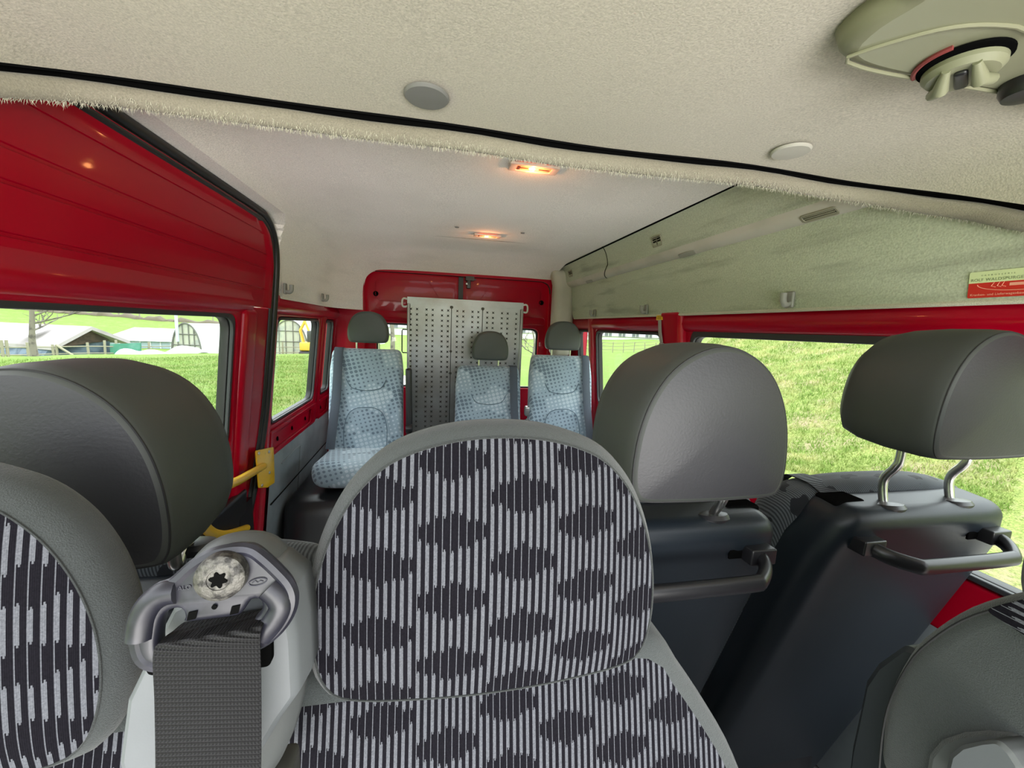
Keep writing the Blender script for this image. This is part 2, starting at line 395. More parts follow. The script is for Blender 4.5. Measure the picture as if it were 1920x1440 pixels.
def plate(name, outer, holes, thick, fn, m, parent=None, bevel=0.0, smooth=True, keep_origin=False):
    """flat sheet with holes drawn in (u,v), thickness w in [0,thick]; fn(u,v,w)->world"""
    cu = bpy.data.curves.new('t', 'CURVE'); cu.dimensions = '2D'; cu.fill_mode = 'BOTH'
    cu.extrude = max(thick/2-bevel, 1e-5); cu.bevel_depth = bevel; cu.bevel_resolution = 2; cu.offset = -bevel
    for L in [outer]+list(holes):
        sp = cu.splines.new('POLY'); sp.points.add(len(L)-1); sp.use_cyclic_u = True
        for p, q in zip(sp.points, L): p.co = (q[0], q[1], 0, 1)
    o = bpy.data.objects.new('t', cu); C.objects.link(o)
    dg = bpy.context.evaluated_depsgraph_get(); dg.update()
    me = bpy.data.meshes.new_from_object(o.evaluated_get(dg), depsgraph=dg); me.materials.clear()
    bpy.data.objects.remove(o); bpy.data.curves.remove(cu)
    for v in me.vertices: v.co = Vector(fn(v.co.x, v.co.y, v.co.z+thick/2))
    bm = bmesh.new(); bm.from_mesh(me); bmesh.ops.remove_doubles(bm, verts=bm.verts, dist=1e-6)
    bmesh.ops.recalc_face_normals(bm, faces=bm.faces); bm.to_mesh(me); bm.free(); me.name = name
    return link_mesh(name, me, m, parent, smooth, keep_origin=keep_origin)

def text(name, body, size, M, m, parent, depth=.0004, spacing=1.0, shear=0):
    cu = bpy.data.curves.new('t', 'FONT'); cu.body = body; cu.size = size; cu.extrude = depth; cu.space_character = spacing; cu.shear = shear
    cu.align_x = 'LEFT'
    o = bpy.data.objects.new('t', cu); C.objects.link(o); dg = bpy.context.evaluated_depsgraph_get(); dg.update()
    me = bpy.data.meshes.new_from_object(o.evaluated_get(dg), depsgraph=dg); me.materials.clear()
    bpy.data.objects.remove(o); bpy.data.curves.remove(cu); me.transform(M); me.name = name
    return link_mesh(name, me, m, parent, False)

def pillow(outline, layers, cap0, cap1, fn, nr=5):
    """lofted cushion. outline: closed 2-D; layers: (w, inset) ; cap0/cap1: bulge of the end faces; returns MB.
    Insets scale towards the centre. material 0 body, 1 = first cap"""
    n = len(outline); xs = [p[0] for p in outline]; zs = [p[1] for p in outline]
    cx, cz = (min(xs)+max(xs))/2, (min(zs)+max(zs))/2; hw, hh = (max(xs)-min(xs))/2, (max(zs)-min(zs))/2
    def pt(p, ins, s=1): return (cx+(p[0]-cx)*(1-ins/hw)*s, cz+(p[1]-cz)*(1-ins/hh)*s)
    mb = MB(); vs = []
    for w, ins in layers:
        for p in outline: q = pt(p, ins); vs.append(fn(q[0], q[1], w))
    fs = []; L = len(layers)
    for i in range(L-1):
        for k in range(n): fs.append((i*n+k, i*n+(k+1) % n, (i+1)*n+(k+1) % n, (i+1)*n+k))
    mb.add(vs, fs)
    for side, (w, ins), bulge in ((0, layers[0], cap0), (1, layers[-1], cap1)):
        mb.cur = 1 if side == 0 else 0
        vs = []; fs = []
        for j in range(nr+1):
            s_ = 1-j/(nr+1)
            for p in outline: q = pt(p, ins, s_); vs.append(fn(q[0], q[1], w+bulge*(1-s_**2.2)))
        c = pt((cx, cz), 0); vs.append(fn(c[0], c[1], w+bulge))
        for j in range(nr):
            for k in range(n): fs.append((j*n+k, j*n+(k+1) % n, (j+1)*n+(k+1) % n, (j+1)*n+k))
        for k in range(n): fs.append((nr*n+k, nr*n+(k+1) % n, len(vs)-1))
        mb.add(vs, fs)
    mb.cur = 0
    return mb
def split_build(mb, name0, m0, name1, m1, parent):
    a = MB(); b = MB()
    for mbx, want in ((a, 0), (b, 1)):
        mp = {}
        for f, mi in zip(mb.f, mb.mi):
            if mi != want: continue
            g = []
            for i in f:
                if i not in mp: mp[i] = len(mbx.v); mbx.v.append(mb.v[i])
                g.append(mp[i])
            mbx.f.append(g); mbx.mi.append(0)
    oa = a.build(name0, m0, parent, fix=False); ob = b.build(name1, m1, oa, fix=False)
    for o in (oa, ob):
        bm = bmesh.new(); bm.from_mesh(o.data); bmesh.ops.remove_doubles(bm, verts=bm.verts, dist=1e-6); bmesh.ops.recalc_face_normals(bm, faces=bm.faces)
        bm.to_mesh(o.data); bm.free()
    return oa, ob

DOME = [(-.80, .0), (-.93, .05), (-.985, .16), (-1, .30), (-.975, .46), (-.90, .63), (-.77, .79), (-.58, .91), (-.30, .98), (0, 1),
        (.30, .98), (.58, .91), (.77, .79), (.90, .63), (.975, .46), (1, .30), (.985, .16), (.93, .05), (.80, .0), (.4, -.012), (0, -.015), (-.4, -.012)]
ROUND = [(-.84, .0), (-.95, .04), (-.995, .13), (-1, .26), (-.965, .44), (-.875, .62), (-.72, .78), (-.52, .895), (-.27, .972), (0, 1),
         (.27, .972), (.52, .895), (.72, .78), (.875, .62), (.965, .44), (1, .26), (.995, .13), (.95, .04), (.84, .0), (.4, -.012), (0, -.015), (-.4, -.012)]
def dome(cx, z0, hw, h, n=120, P=DOME): return smooth_closed([(cx+p[0]*hw, z0+p[1]*h) for p in P], n)
#@@BODY
# ================================================================== SETTING
LW = lambda off: (lambda u, v, w: (XL(v)+off-w, u, v))       # sheet on the left side, thickness outwards
RW = lambda off: (lambda u, v, w: (XR(v)+off+w, u, v))
def wall_tube(mb, path, X, off, r, **k): mb.tube([(X(z)+off, y, z) for y, z in path], r, **k)

fl = MB(); fl.box(-.80, 1.18, -.55, 3.04, -.04, 0); structure(fl.build('floor', FLOORM, smooth=False))

# left body side behind the sliding door
w2 = rr(1.895, 2.565, .795, 1.28, .055); w3 = rr(2.70, 2.92, .795, 1.28, .045)
wl_ = plate('wall_left', rr(1.80, 3.0, -.02, 1.42, .001), [w2, w3], .03, LW(0), RED, bevel=.006); structure(wl_)
def rail(name, X, sgn, y0, y1, m, parent=None):
    prof = [(0, 1.288), (.010, 1.293), (.016, 1.303), (.019, 1.318), (.016, 1.335), (.008, 1.348), (.004, 1.375)]
    mb = MB(); mb.grid(lambda u, v: (X(prof[min(int(round(u*6)), 6)][1])+sgn*prof[min(int(round(u*6)), 6)][0], y0+(y1-y0)*v, prof[min(int(round(u*6)), 6)][1]), 6, 8)
    return mb.build(name, m, parent)
rail('window_rail', XL, 1, 1.84, 2.98, RED, wl_)
p = MB()
p.rbox(-.03, .014, 1.835, 1.882, 0.0, 1.375, .018, n=4, fn=lambda v: Vector((XL(v.z)+v.x, v.y, v.z)))
p.build('door_pillar', RED_DULL, wl_)
p = MB(); p.rbox(-.02, .010, 2.60, 2.675, .66, 1.375, .015, n=4, fn=lambda v: Vector((XL(v.z)+v.x, v.y, v.z))); p.build('window_pillar', RED, wl_)
plate('belt_panel', rr(1.89, 2.60, .650, .775, .012), [rr(1.94, 2.50, .675, .752, .02)], .012, lambda u, v, w: (XL(v)+.012-w, u, v), RED, wl_, bevel=.004)
plate('belt_panel', rr(2.66, 2.93, .650, .775, .012), [rr(2.69, 2.88, .675, .752, .02)], .012, lambda u, v, w: (XL(v)+.012-w, u, v), RED, wl_, bevel=.004)
for y in (2.0, 2.20, 2.42, 2.74):
    h = MB(); h.lathe((XL(.713), y, .713), (1, 0, .1), [(.004, 0), (.011, .001), (.011, .003), (.006, .004)], 14); h.build('mounting_hole', HOLE, wl_)

def window(name, parent, X, sgn, u0, u1, v0, v1, r, top=.012, side=.012):
    """gasket ring and pane of one body window, set outside the red skin"""
    f = (lambda u, v, w: (X(v)+sgn*(.012+w), u, v))
    g = plate('window_gasket' if parent else name, rr(u0-.03, u1+.03, v0-.03, v1+.03, r+.03), [rr(u0, u1, v0, v1, r)], .03, f, RUBBER, parent, bevel=.004)
    g2 = plate('inner_lip', rr(u0-.012, u1+.012, v0-.012, v1+top, r+.01), [rr(u0, u1, v0, v1, r)], .012, lambda u, v, w: (X(v)+sgn*(-.001+w), u, v), RUBBER_G, g, bevel=.003)
    pn = plate('glass_pane', rr(u0-.015, u1+.015, v0-.015, v1+.015, r), [], .004, lambda u, v, w: (X(v)+sgn*(.032+w), u, v), GLASS, g, smooth=False)
    return g
structure(window('window_1', None, XL, -1, 1.912, 2.55, .812, 1.265, .045))
structure(window('window_2', None, XL, -1, 2.715, 2.905, .812, 1.265, .035))

# grey lower trim on the left
t1 = MB()
def t1f(u, v):
    z = .015+v*.645; x = XL(z)+.020 + (.012 if v > .97 else 0)*-1 + .015*max(0, .35-v)
    return (x, 1.885+u*1.08, z)
t1.grid(t1f, 4, 16); o = structure(t1.build('trim_1', GREYTRIM))
c = MB(); c.tube([(XL(z)+.0215+.003, y, z) for y, z in smooth_open([(2.02, .60, 0), (2.30, .60, 0), (2.325, .58, 0), (2.33, .40, 0), (2.34, .20, 0)], 5) for y, z in [(y, z)]] if False else
       [(XL(q[1])+.0215, q[0], q[1]) for q in smooth_open([(2.02, .585, 0), (2.27, .595, 0), (2.30, .57, 0), (2.31, .40, 0), (2.315, .25, 0)], 5)], .004, n=8)
c.build('pressed_rib', GREYTRIM, o)
c = MB(); c.tube([(XL(.47)+.0225, 1.90, .43), (XL(.47)+.0225, 2.9, .44)], .0025, n=6); c.build('panel_joint', HOLE, o)

# sliding door on the left: ribbed upper panel, window, lower panel
d1 = structure(plate('door_1', rpoly([(.30, .10), (1.79, .10), (1.79, 1.31), (.30, 1.31)], .001), [rr(.38, 1.535, .795, 1.28, .06)], .03, LW(.004), RED, bevel=.006))
GZ = [1.31, 1.33]; GD = [0, 0]
for z_ in (1.380, 1.457, 1.508, 1.580):
    GZ += [z_-.0042, z_-.0028, z_+.0028, z_+.0042]; GD += [0, -.0036, -.0036, 0]
GZ += [1.600, 1.612, 1.63]; GD += [0, .002, .010]
up = MB()
def upf(u, v):
    i = int(round(u*(len(GZ)-1))); z = GZ[i]; ym = 1.79 if z < 1.53 else 1.79-.13*((z-1.53)/.10)**1.5
    y = .72+(ym-.72)*v
    d = GD[i]*(1 if v < .94 else 0)+.006*(1 if v > .955 else 0)
    return (XL(z)+.006+d, y, z)
up.grid(upf, len(GZ)-1, 60); up.build('ribbed_upper_panel', RED, d1)
rail('window_rail', XL, 1, .70, 1.62, RED, d1)
p = MB(); p.rbox(-.01, .02, 1.56, 1.66, .25, 1.30, .02, n=3, fn=lambda v: Vector((XL(v.z)+v.x, v.y, v.z))); p.build('door_edge_frame', RED, d1)
g = window('w', d1, XL, -1, .40, 1.515, .812, 1.268, .05, top=.03)
p = MB(); p.rbox(0, .03, .35, 1.64, .12, .62, .015, n=2, fn=lambda v: Vector((XL(v.z)+v.x, v.y, v.z))); p.build('lower_door_card', BLACKG, d1)
def sm_(a, b, x): t = min(1, max(0, (x-a)/(b-a))); return t*t*(3-2*t)
# weather seal round the sliding door opening
sl = MB()
pth = smooth_open([(.78, 1.648, 0), (1.0, 1.648, 0), (1.55, 1.648, 0), (1.69, 1.638, 0), (1.775, 1.585, 0), (1.815, 1.50, 0), (1.825, 1.38, 0), (1.825, 1.1, 0), (1.81, .85, 0), (1.76, .62, 0), (1.70, .42, 0), (1.66, .10, 0)], 8)
sl.tube([(XL(q[1])+.010, q[0], q[1]) for q in pth], .013, n=12)
sl.tube([(XL(q[1])+.002, q[0]-.024*sm_(1.66, 1.52, q[1]), q[1]-.020*sm_(1.45, 1.60, q[1])) for q in pth], .012, n=12)
structure(sl.build('trim_2', RUBBER))
dk = MB(); dk.box(-.80, -.70, 1.58, 1.69, .0, .56); structure(dk.build('trim_3', BLACKG))

sk0 = MB(); sk0.box(-.700, -.668, .75, 3.0, 1.40, 1.80); sk0.box(-.700, 1.085, .60, 3.02, 1.80, 1.82); sk0.build('outer_skin', RED_DULL, wl_, smooth=False)
# right body side
w4 = rr(.12, 1.49, .795, 1.285, .055); w5 = rr(1.685, 2.475, .795, 1.285, .055); w6 = rr(2.565, 2.815, .795, 1.285, .04)
wr = structure(plate('wall_right', rr(.05, 3.0, -.02, 1.42, .001), [w4, w5, w6], .03, RW(0), RED, bevel=.006))
rail('window_rail', XR, -1, .05, 2.98, RED, wr)
p = MB(); p.rbox(-.03, .02, 1.51, 1.665, .6, 1.375, .02, n=4, fn=lambda v: Vector((XR(v.z)+v.x, v.y, v.z))); p.build('middle_pillar', RED, wr)
p = MB(); p.rbox(-.024, .02, 2.49, 2.55, .6, 1.375, .02, n=4, fn=lambda v: Vector((XR(v.z)+v.x, v.y, v.z))); p.build('window_pillar', RED_DULL, wr)
structure(window('window_3', None, XR, 1, .14, 1.470, .812, 1.268, .045, top=.03))
structure(window('window_4', None, XR, 1, 1.704, 2.458, .812, 1.268, .045))
structure(window('window_5', None, XR, 1, 2.58, 2.80, .812, 1.268, .035))
sp_ = structure(plate('trim_4', rpoly([(.05, 1.355), (2.83, 1.362), (2.83, 1.60), (.05, 1.60)], [.0, .04, .04, 0]), [], .008, lambda u, v, w: (XR(v)-.018-w, u, v), FELT_G, bevel=.002))
c = MB(); c.tube([(XR(1.357)-.023, .05, 1.354), (XR(1.357)-.023, 1.5, 1.357), (XR(1.357)-.023, 2.80, 1.361)], .0055, n=8, up=(1, 0, 0)); c.build('pale_bottom_edge', FELT_T, sp_)

t6 = MB(); t6.grid(lambda u, v: (XR(.015+v*.645)-.016+(.010 if v > .97 else 0), .20+u*2.75, .015+v*.645), 6, 16); structure(t6.build('trim_11', GREYTRIM))
sk0 = MB(); sk0.box(1.050, 1.085, .05, 3.0, 1.44, 1.80); sk0.build('outer_skin', RED_DULL, wr, smooth=False)
# air duct along the right edge of the roof
DP = [(.893, 1.732), (.905, 1.722), (.918, 1.700), (.929, 1.668), (.934, 1.640), (.940, 1.615), (.950, 1.597), (.966, 1.585), (.984, 1.581), (1.0, 1.586), (1.012, 1.60)]
def duct(i0, i1):
    mb = MB(); P = smooth_open([(a, b, 0) for a, b in DP[i0:i1+1]], 3); n = len(P)-1
    mb.grid(lambda u, v: (P[int(round(u*n))].x, .52+2.43*v, P[int(round(u*n))].y), n, 20); return mb
du = structure(duct(0, 5).build('trim_5', FELT_G)); duct(5, 10).build('rounded_duct_underside', CREAM, du)  # cream colour paints in the light caught by the rounded underside
c = MB(); c.tube([(.897, .55, 1.735), (.897, 2.95, 1.722)], .004, n=6); c.build('shadow_gap', HOLE, du)
c = MB(); P = smooth_open([(a, b, 0) for a, b in DP], 3); c.tube([(q.x-.001, 2.12+.10*max(0, (1.64-q.y)/.06), q.y-.0005) for q in P], .0018, n=6); c.build('joint_line', HOLE, du)
col_ = MB()
def colf(v): return Vector((v.x + .05*max(0, (v.z-1.60)/.12)**1.5*-1 + .0, v.y, v.z))
col_.rbox(.862, 1.02, 2.83, 2.965, 1.08, 1.715, .05, n=8, fn=colf); structure(col_.build('trim_6', CREAM))

# rear bulkhead, rear doors
rw = structure(plate('wall_rear', rr(-.80, 1.18, -.02, 1.80, .001), [rr(-.475, .868, -.3, 1.632, .09)], .04, lambda u, v, w: (u, 2.96+w, v), RED, bevel=.006))
def rear_door(name, x0, x1, wx0, wx1, xr):
    d = structure(plate(name, rr(x0, x1, .02, 1.68, .02), [rr(wx0, wx1, .81, 1.275, .05)], .04, lambda u, v, w: (u, 3.02+w, v), RED, bevel=.008))
    plate('window_gasket', rr(wx0-.02, wx1+.02, .79, 1.295, .06), [rr(wx0+.012, wx1-.012, .822, 1.262, .045)], .02, lambda u, v, w: (u, 3.045+w, v), RUBBER, d, bevel=.003)
    plate('glass_pane', rr(wx0, wx1, .81, 1.275, .05), [], .004, lambda u, v, w: (u, 3.055+w, v), GLASS, d, smooth=False)
    plate('inner_panel', rr(x0+.06, x1-.06, 1.30, 1.36, .02), [], .012, lambda u, v, w: (u, 3.008+w, v), RED, d, bevel=.005)
    s = 1 if xr else -1; a, b = (x0, x1)
    out = [(a+.10, 1.43), (b-.10, 1.43), (b-.09, 1.58), (a+.22, 1.585)] if xr else [(a+.10, 1.43), (b-.12, 1.43), (b-.22, 1.585), (a+.09, 1.58)]
    plate('pressed_panel', rpoly(out, .04), [rpoly([(p[0]*.985+.015*(a+b)/2, p[1]*.985+.015*1.5) for p in out], .04)], .006, lambda u, v, w: (u, 3.014+w, v), RED, d, bevel=.003)
    hx = x1-.09 if xr else x0+.10
    h = MB(); h.lathe((hx, 3.018, 1.475), (0, -1, 0), [(.018, 0), (.018, .004), (.012, .006), (.012, .002)], 18); h.build('rubber_grommet', HOLE, d)
    return d
rear_door('door_2', -.50, .185, -.40, .11, False); rear_door('door_3', .203, .90, .28, .80, True)
c = MB(); c.box(.178, .212, 3.005, 3.03, .02, 1.66); structure(c.build('trim_7', RUBBER, smooth=False))
c = MB(); P = rr(-.475, .868, -.2, 1.632, .09, 8); c.tube([(q.x, 2.972, max(q.y, .0)) for q in P if q.y > -.1], .011, n=10); structure(c.build('trim_8', RUBBER))
lt = thing('door_latch', 'black latch hanging at the top of the seam between the rear doors', 'latch', (.25, 3.0, 1.60))
c = MB(); c.box(.225, .285, 2.945, 3.01, 1.600, 1.628); c.rbox(.235, .262, 2.955, 3.0, 1.545, 1.61, .004, n=1); c.box(.252, .300, 2.965, 2.985, 1.605, 1.615); c.build('latch_body', BLACKG, lt)
c = MB(); c.lathe((.233, 2.953, 1.575), (0, -1, 0), [(.008, 0), (.008, .008), (.003, .01)], 12); c.build('latch_pin', STEEL, lt)

# roof lining behind the cab
PF = [(-.636, 1.355), (-.628, 1.42), (-.618, 1.50), (-.600, 1.57), (-.572, 1.63), (-.535, 1.672), (-.480, 1.704), (-.40, 1.724), (-.28, 1.737), (-.1, 1.744), (.15, 1.748), (.4, 1.748), (.65, 1.742), (.82, 1.735), (.893, 1.731)]
PR = [(-.473, 1.355), (-.473, 1.42), (-.473, 1.48), (-.468, 1.53), (-.455, 1.575), (-.432, 1.603), (-.40, 1.622), (-.35, 1.632), (-.25, 1.637), (-.1, 1.64), (.15, 1.641), (.4, 1.642), (.65, 1.642), (.80, 1.640), (.872, 1.64)]
def ceil_f(u, v):
    n = len(PF)-1; k = min(int(u*n), n-1); t = u*n-k
    def cr(L, c_):
        a, b, c, d = L[max(k-1, 0)][c_], L[k][c_], L[k+1][c_], L[min(k+2, n)][c_]
        return .5*((2*b)+(c-a)*t+(2*a-5*b+4*c-d)*t*t+(3*b-a-3*c+d)*t**3)
    y = .60+(2.965-.60)*v; s = min(1, max(0, (y-2.62)/(2.965-2.62)))**2.2
    x = cr(PF, 0)*(1-s)+cr(PR, 0)*s; z = cr(PF, 1)*(1-s)+cr(PR, 1)*s
    zm = 1.655 if y < 1.66 else 1.655-.30*sm_(1.66, 1.90, y)**2.2
    if z < zm: z = zm; x = XL(zm)-.006
    return (x, y, z)
ce = MB(); ce.grid(ceil_f, 84, 140); ce = structure(ce.build('ceiling', FELT))
c = MB(); c.tube([(x, 2.28+.0*x, 1.7475-.03*max(0, -x-.2)**2) for x in [(-.1+k*.08) for k in range(11)]], .0016, n=6); c.build('cross_seam', mat('seam_shadow', (.22, .20, .17), .9), ce)

# cab headliner in front and the frayed edge of the rear one
def capx(x):          # the roof edge curves down at both sides of the cab
    if x > .80: return .80+.165*(1-math.exp(-(x-.80)/.165))
    if x < -.45: return -.45-.17*(1-math.exp(-(-.45-x)/.17))
    return x
def outw(e, a, b): d = Vector((e.x, e.y, 0)).normalized(); return e+d*a+Vector((0, 0, b))
EDGE = []
for k in range(57):
    x0 = -.95+3.6*k/56; e = Vector((x0, .792+.004*sin(x0*7), 1.632+.002*sin(x0*11+1))); f = capx(x0)/x0 if abs(x0) > .2 else 1
    EDGE.append(EYE+(e-EYE)*f)
def edge(u): q = u*56; i = min(int(q), 55); return EDGE[i].lerp(EDGE[i+1], q-i)
cf = MB(); cf.grid(lambda u, v: (edge(u).x, edge(u).y-(edge(u).y+.42)*v, edge(u).z+.005*sin(v*3.1)), 56, 40); structure(cf.build('ceiling', FELT_CAB))
cf = MB(); cf.grid(lambda u, v: outw(edge(u), .004+.012*v, -.002+.030*v), 56, 2); cf.grid(lambda u, v: outw(edge(u), .018+.004*v, -.036+.09*v), 56, 2); structure(cf.build('trim_9', HOLE, smooth=False))
lp = MB(); lp.tube([outw(p_,   .0165, -.0218+.0012*sin(i*1.3)) for i, p_ in enumerate(EDGE)], .0152, n=16, flat=.75, up=(0, 0, 1))
lp = structure(lp.build('trim_10', FELT_LIP))
fz = MB()
for k in range(6500):
    u = random.random(); c_ = outw(edge(u),   .0165, -.0218); big = random.random() < .010; L = random.uniform(.004, .009)*(2.2 if big else 1); a_ = random.uniform(-1.2, .9)
    p_ = c_+Vector((0, .0124*sin(a_), -.0165*cos(a_)+.001)); dx = random.uniform(-.6, .6)*L; dy = random.uniform(-.9, .4)*L; w = .0005
    fz.add([(p_.x-w, p_.y, p_.z), (p_.x+w, p_.y, p_.z), (p_.x+dx, p_.y+dy, p_.z-L)], [(0, 1, 2)])
fo = fz.build('frayed_fibres', FELT_T, lp, smooth=False, fix=False); fo['kind'] = 'stuff'

# ------------------------------------------------------------------ fittings on roof and walls
def disc(name, c_, nrm, r, m, lab, cat, group=None, h=.004):
    mb = MB(); mb.lathe(c_, nrm, [(r, -.001), (r, h*.4), (r*.93, h), (r*.5, h*1.25), (.0005, h*1.3)], 32); return label(mb.build(name, m), lab, cat, group)
CAPM = mat('grey_screw_cap', (.19, .19, .18), .55, bump=(700, .1, .0003)); CAPL = mat('beige_screw_cap', (.47, .455, .40), .6)
disc('trim_cap', at(800, 180, Z=1.63), (0, 0, -1), .0355, CAPM, 'round dark grey cap in the cab headliner near its rear edge', 'cap')
disc('trim_cap', at(1483, 283, Z=1.63), (0, 0, -1), .0335, CAPL, 'round beige cap in the cab headliner, right of the grey one', 'cap')
disc('trim_cap', at(1922, 372, Z=1.63), (0, 0, -1), .016, CAPM, 'small grey cap at the right end of the cab headliner edge', 'cap')
for (px, py, lab) in ((655, 407, 'small round clip in the roof lining beside the left cove'), (857, 426, 'small round clip just in front of the farther dome lamp'), (980, 437, 'small round clip just right of the farther dome lamp'),
                      (845, 475, 'small round clip behind the farther dome lamp, left of its pair'), (935, 482, 'small round clip behind the farther dome lamp, right of its pair')):
    disc('lining_clip', at(px, py, Z=1.744), (0, 0, -1), .010, CAPM, lab, 'clip', 'clips in the rear roof lining', .002)
disc('lining_clip', at(505, 373, X=-.603), (1, 0, -.35), .012, CAPM, 'small oval clip in the left cove above the sliding door corner', 'clip', 'clips in the left cove')

LENS = mat('amber_lit_lens', (.8, .35, .2), .25, emit=((1, .16, .035), .22)); BULB = mat('glowing_bulb', (1, .7, .3), .3, emit=((1, .50, .10), 6.0))
BEZ = mat('clear_pink_bezel', (.70, .55, .48), .3)
def dome_lamp(c_, lab, sc=1.0):
    t = thing('dome_lamp', lab, 'lamp', tuple(c_), 'lit dome lamps in the roof')
    f = (lambda u, v, w: (c_.x+u*sc, c_.y+v*sc, c_.z-.001-w))
    plate('bezel', rr(-.074, .074, -.028, .028, .005), [rr(-.052, .052, -.018, .018, .006)], .007, f, BEZ, t, bevel=.002)
    mb = MB(); mb.rbox(-.052, .052, -.020, .020, -.006, -.002, .002, n=8, fn=lambda v: Vector((c_.x+v.x*sc, c_.y+(v.y*(1+.22*cos(v.x*28)))*sc, c_.z+v.z))); mb.build('lens', LENS, t)
    mb = MB(); mb.rbox(-.008, .010, -.006, .006, -.010, -.003, .005, n=2, fn=lambda v: Vector(c_)+v-Vector((.006, 0, 0))); mb.build('bulb', BULB, t)
    for s in (-1, 1):
        mb = MB(); mb.box(c_.x+s*.032-.017*(1), c_.x+s*.032+.015, c_.y-.002, c_.y+.001, c_.z-.0078, c_.z-.0058); mb.build('filament_holder', mat('brown_contact', (.20, .05, .02), .5), t, smooth=False)
    mb = MB(); mb.box(c_.x-.050, c_.x-.042, c_.y-.010, c_.y+.010, c_.z-.0085, c_.z-.0058); mb.build('switch', mat('brown_switch', (.12, .04, .03), .5), t, smooth=False)
    l = bpy.data.lights.new('lamp_glow', 'POINT'); l.energy = .10; l.color = (1, .38, .12); l.shadow_soft_size = .01
    o = bpy.data.objects.new('lamp_glow', l); C.objects.link(o); o.location = (0, 0, -.03); o.parent = t
dome_lamp(at(1001, 313, Z=1.7455), 'lit amber dome lamp in the roof lining, nearer the frayed edge')
dome_lamp(at(914, 441, Z=1.7445), 'lit amber dome lamp in the roof lining, farther back toward the rear doors', .95)

HOOKM = mat('grey_beige_hook', (.24, .24, .21), .5)
def hook(y, z, side, lab):
    X = (XL(z)+.024) if side < 0 else (XR(z)-.028); s = 1 if side < 0 else -1
    t = thing('coat_hook', lab, 'coat hook', (X, y, z), 'coat hooks along the side trims')
    mb = MB(); mb.rbox(0, .010, y-.014, y+.014, z-.024, z+.022, .005, n=2, fn=lambda v: Vector((X+s*v.x, v.y, v.z))); mb.build('base_plate', HOOKM, t)
    mb = MB(); mb.tube([(X+s*q[0], y-.004, z+q[1]) for q in smooth_open([(.004, -.010, 0), (.020, -.016, 0), (.030, -.006, 0), (.031, .016, 0)], 5)], .0065, n=10, rs=None, flat=1.3); mb.build('hook_arm', HOOKM, t)
    mb = MB(); mb.lathe((X+s*.0105, y+.004, z-.012), (s, 0, 0), [(.004, 0), (.004, .001)], 10); mb.build('screw', HOLE, t)
hook(1.88, 1.398, -1, 'grey coat hook on the left cove, nearer the sliding door'); hook(2.47, 1.400, -1, 'grey coat hook on the left cove, nearer the rear doors')
hook(.985, 1.385, 1, 'large grey coat hook on the green side panel above the wide right window')
hook(1.775, 1.388, 1, 'grey coat hook on the green side panel beside the yellow tag'); hook(2.40, 1.388, 1, 'grey coat hook on the green side panel nearest the rear doors')

VENTM = mat('dark_olive_vent', (.09, .085, .06), .5); VENTF = mat('olive_vent_frame', (.26, .25, .18), .5)
def vent(y, lab, w=.075, zc=1.664):
    t = thing('air_vent', lab, 'air vent', (.925, y, zc), 'air vents in the roof duct')
    nx = Vector((-.94, 0, -.34)).normalized(); vv = Vector((.34, 0, -.94)).normalized()*-1; c0 = Vector((.929, y, zc))
    f = lambda u, v, w_: c0+Vector((0, 1, 0))*u+vv*v+nx*(w_-.001)
    plate('vent_frame', rr(-w/2, w/2, -.023, .023, .008), [rr(-w/2+.006, w/2-.006, -.017, .017, .005)], .005, f, VENTF, t, bevel=.0015)
    plate('vent_backing', rr(-w/2+.004, w/2-.004, -.019, .019, .005), [], .001, f, HOLE, t)
    for k in range(4):
        v0 = -.0135+k*.009; plate('louvre', rr(-w/2+.006, w/2-.006, v0-.0016, v0+.0016, .001, 2), [], .004, f, VENTF, t)
    plate('divider', rr(-.0015, .0015, -.017, .017, .0005, 2), [], .0045, f, VENTM, t)
vent(1.62, 'slatted vent in the middle of the roof duct'); vent(2.72, 'slatted vent at the rear end of the roof duct near the rear doors')
v3 = thing('air_vent', 'slatted vent in the duct underside just behind the frayed headliner edge', 'air vent', (.95, .90, 1.59), 'air vents in the roof duct')
def low_vent(t, y, w=.10):
    f = lambda u, v, w_: (.958+v*.8, y+u, 1.5905-v*.55-w_*.8)
    plate('vent_frame', rr(-w/2, w/2, -.012, .014, .01), [rr(-w/2+.006, w/2-.006, -.008, .010, .007)], .004, f, VENTF, t, bevel=.001)
    plate('vent_backing', rr(-w/2+.004, w/2-.004, -.009, .011, .007), [], .001, f, HOLE, t)
    for k in range(3): plate('louvre', rr(-w/2+.008, w/2-.008, -.0055+k*.006, -.003+k*.006, .001, 2), [], .003, f, VENTF, t)
low_vent(v3, .90)
for y, lab in ((1.45, 'flat oval reading lamp socket in the duct underside beside the middle vent'), (2.45, 'flat oval lamp socket in the duct underside near the rear end')):
    mb = MB(); mb.rbox(-.012, .012, -.05, .05, 0, .003, .0015, n=6, fn=lambda v: Vector((.962+v.x*.85*(1-(abs(v.y)/.055)**2*.6), y+v.y, 1.5855-v.x*.5-v.z)))
    label(mb.build('lamp_socket', mat('worn_grey_socket', (.30, .29, .24), .6)), lab, 'socket', 'sockets under the roof duct')

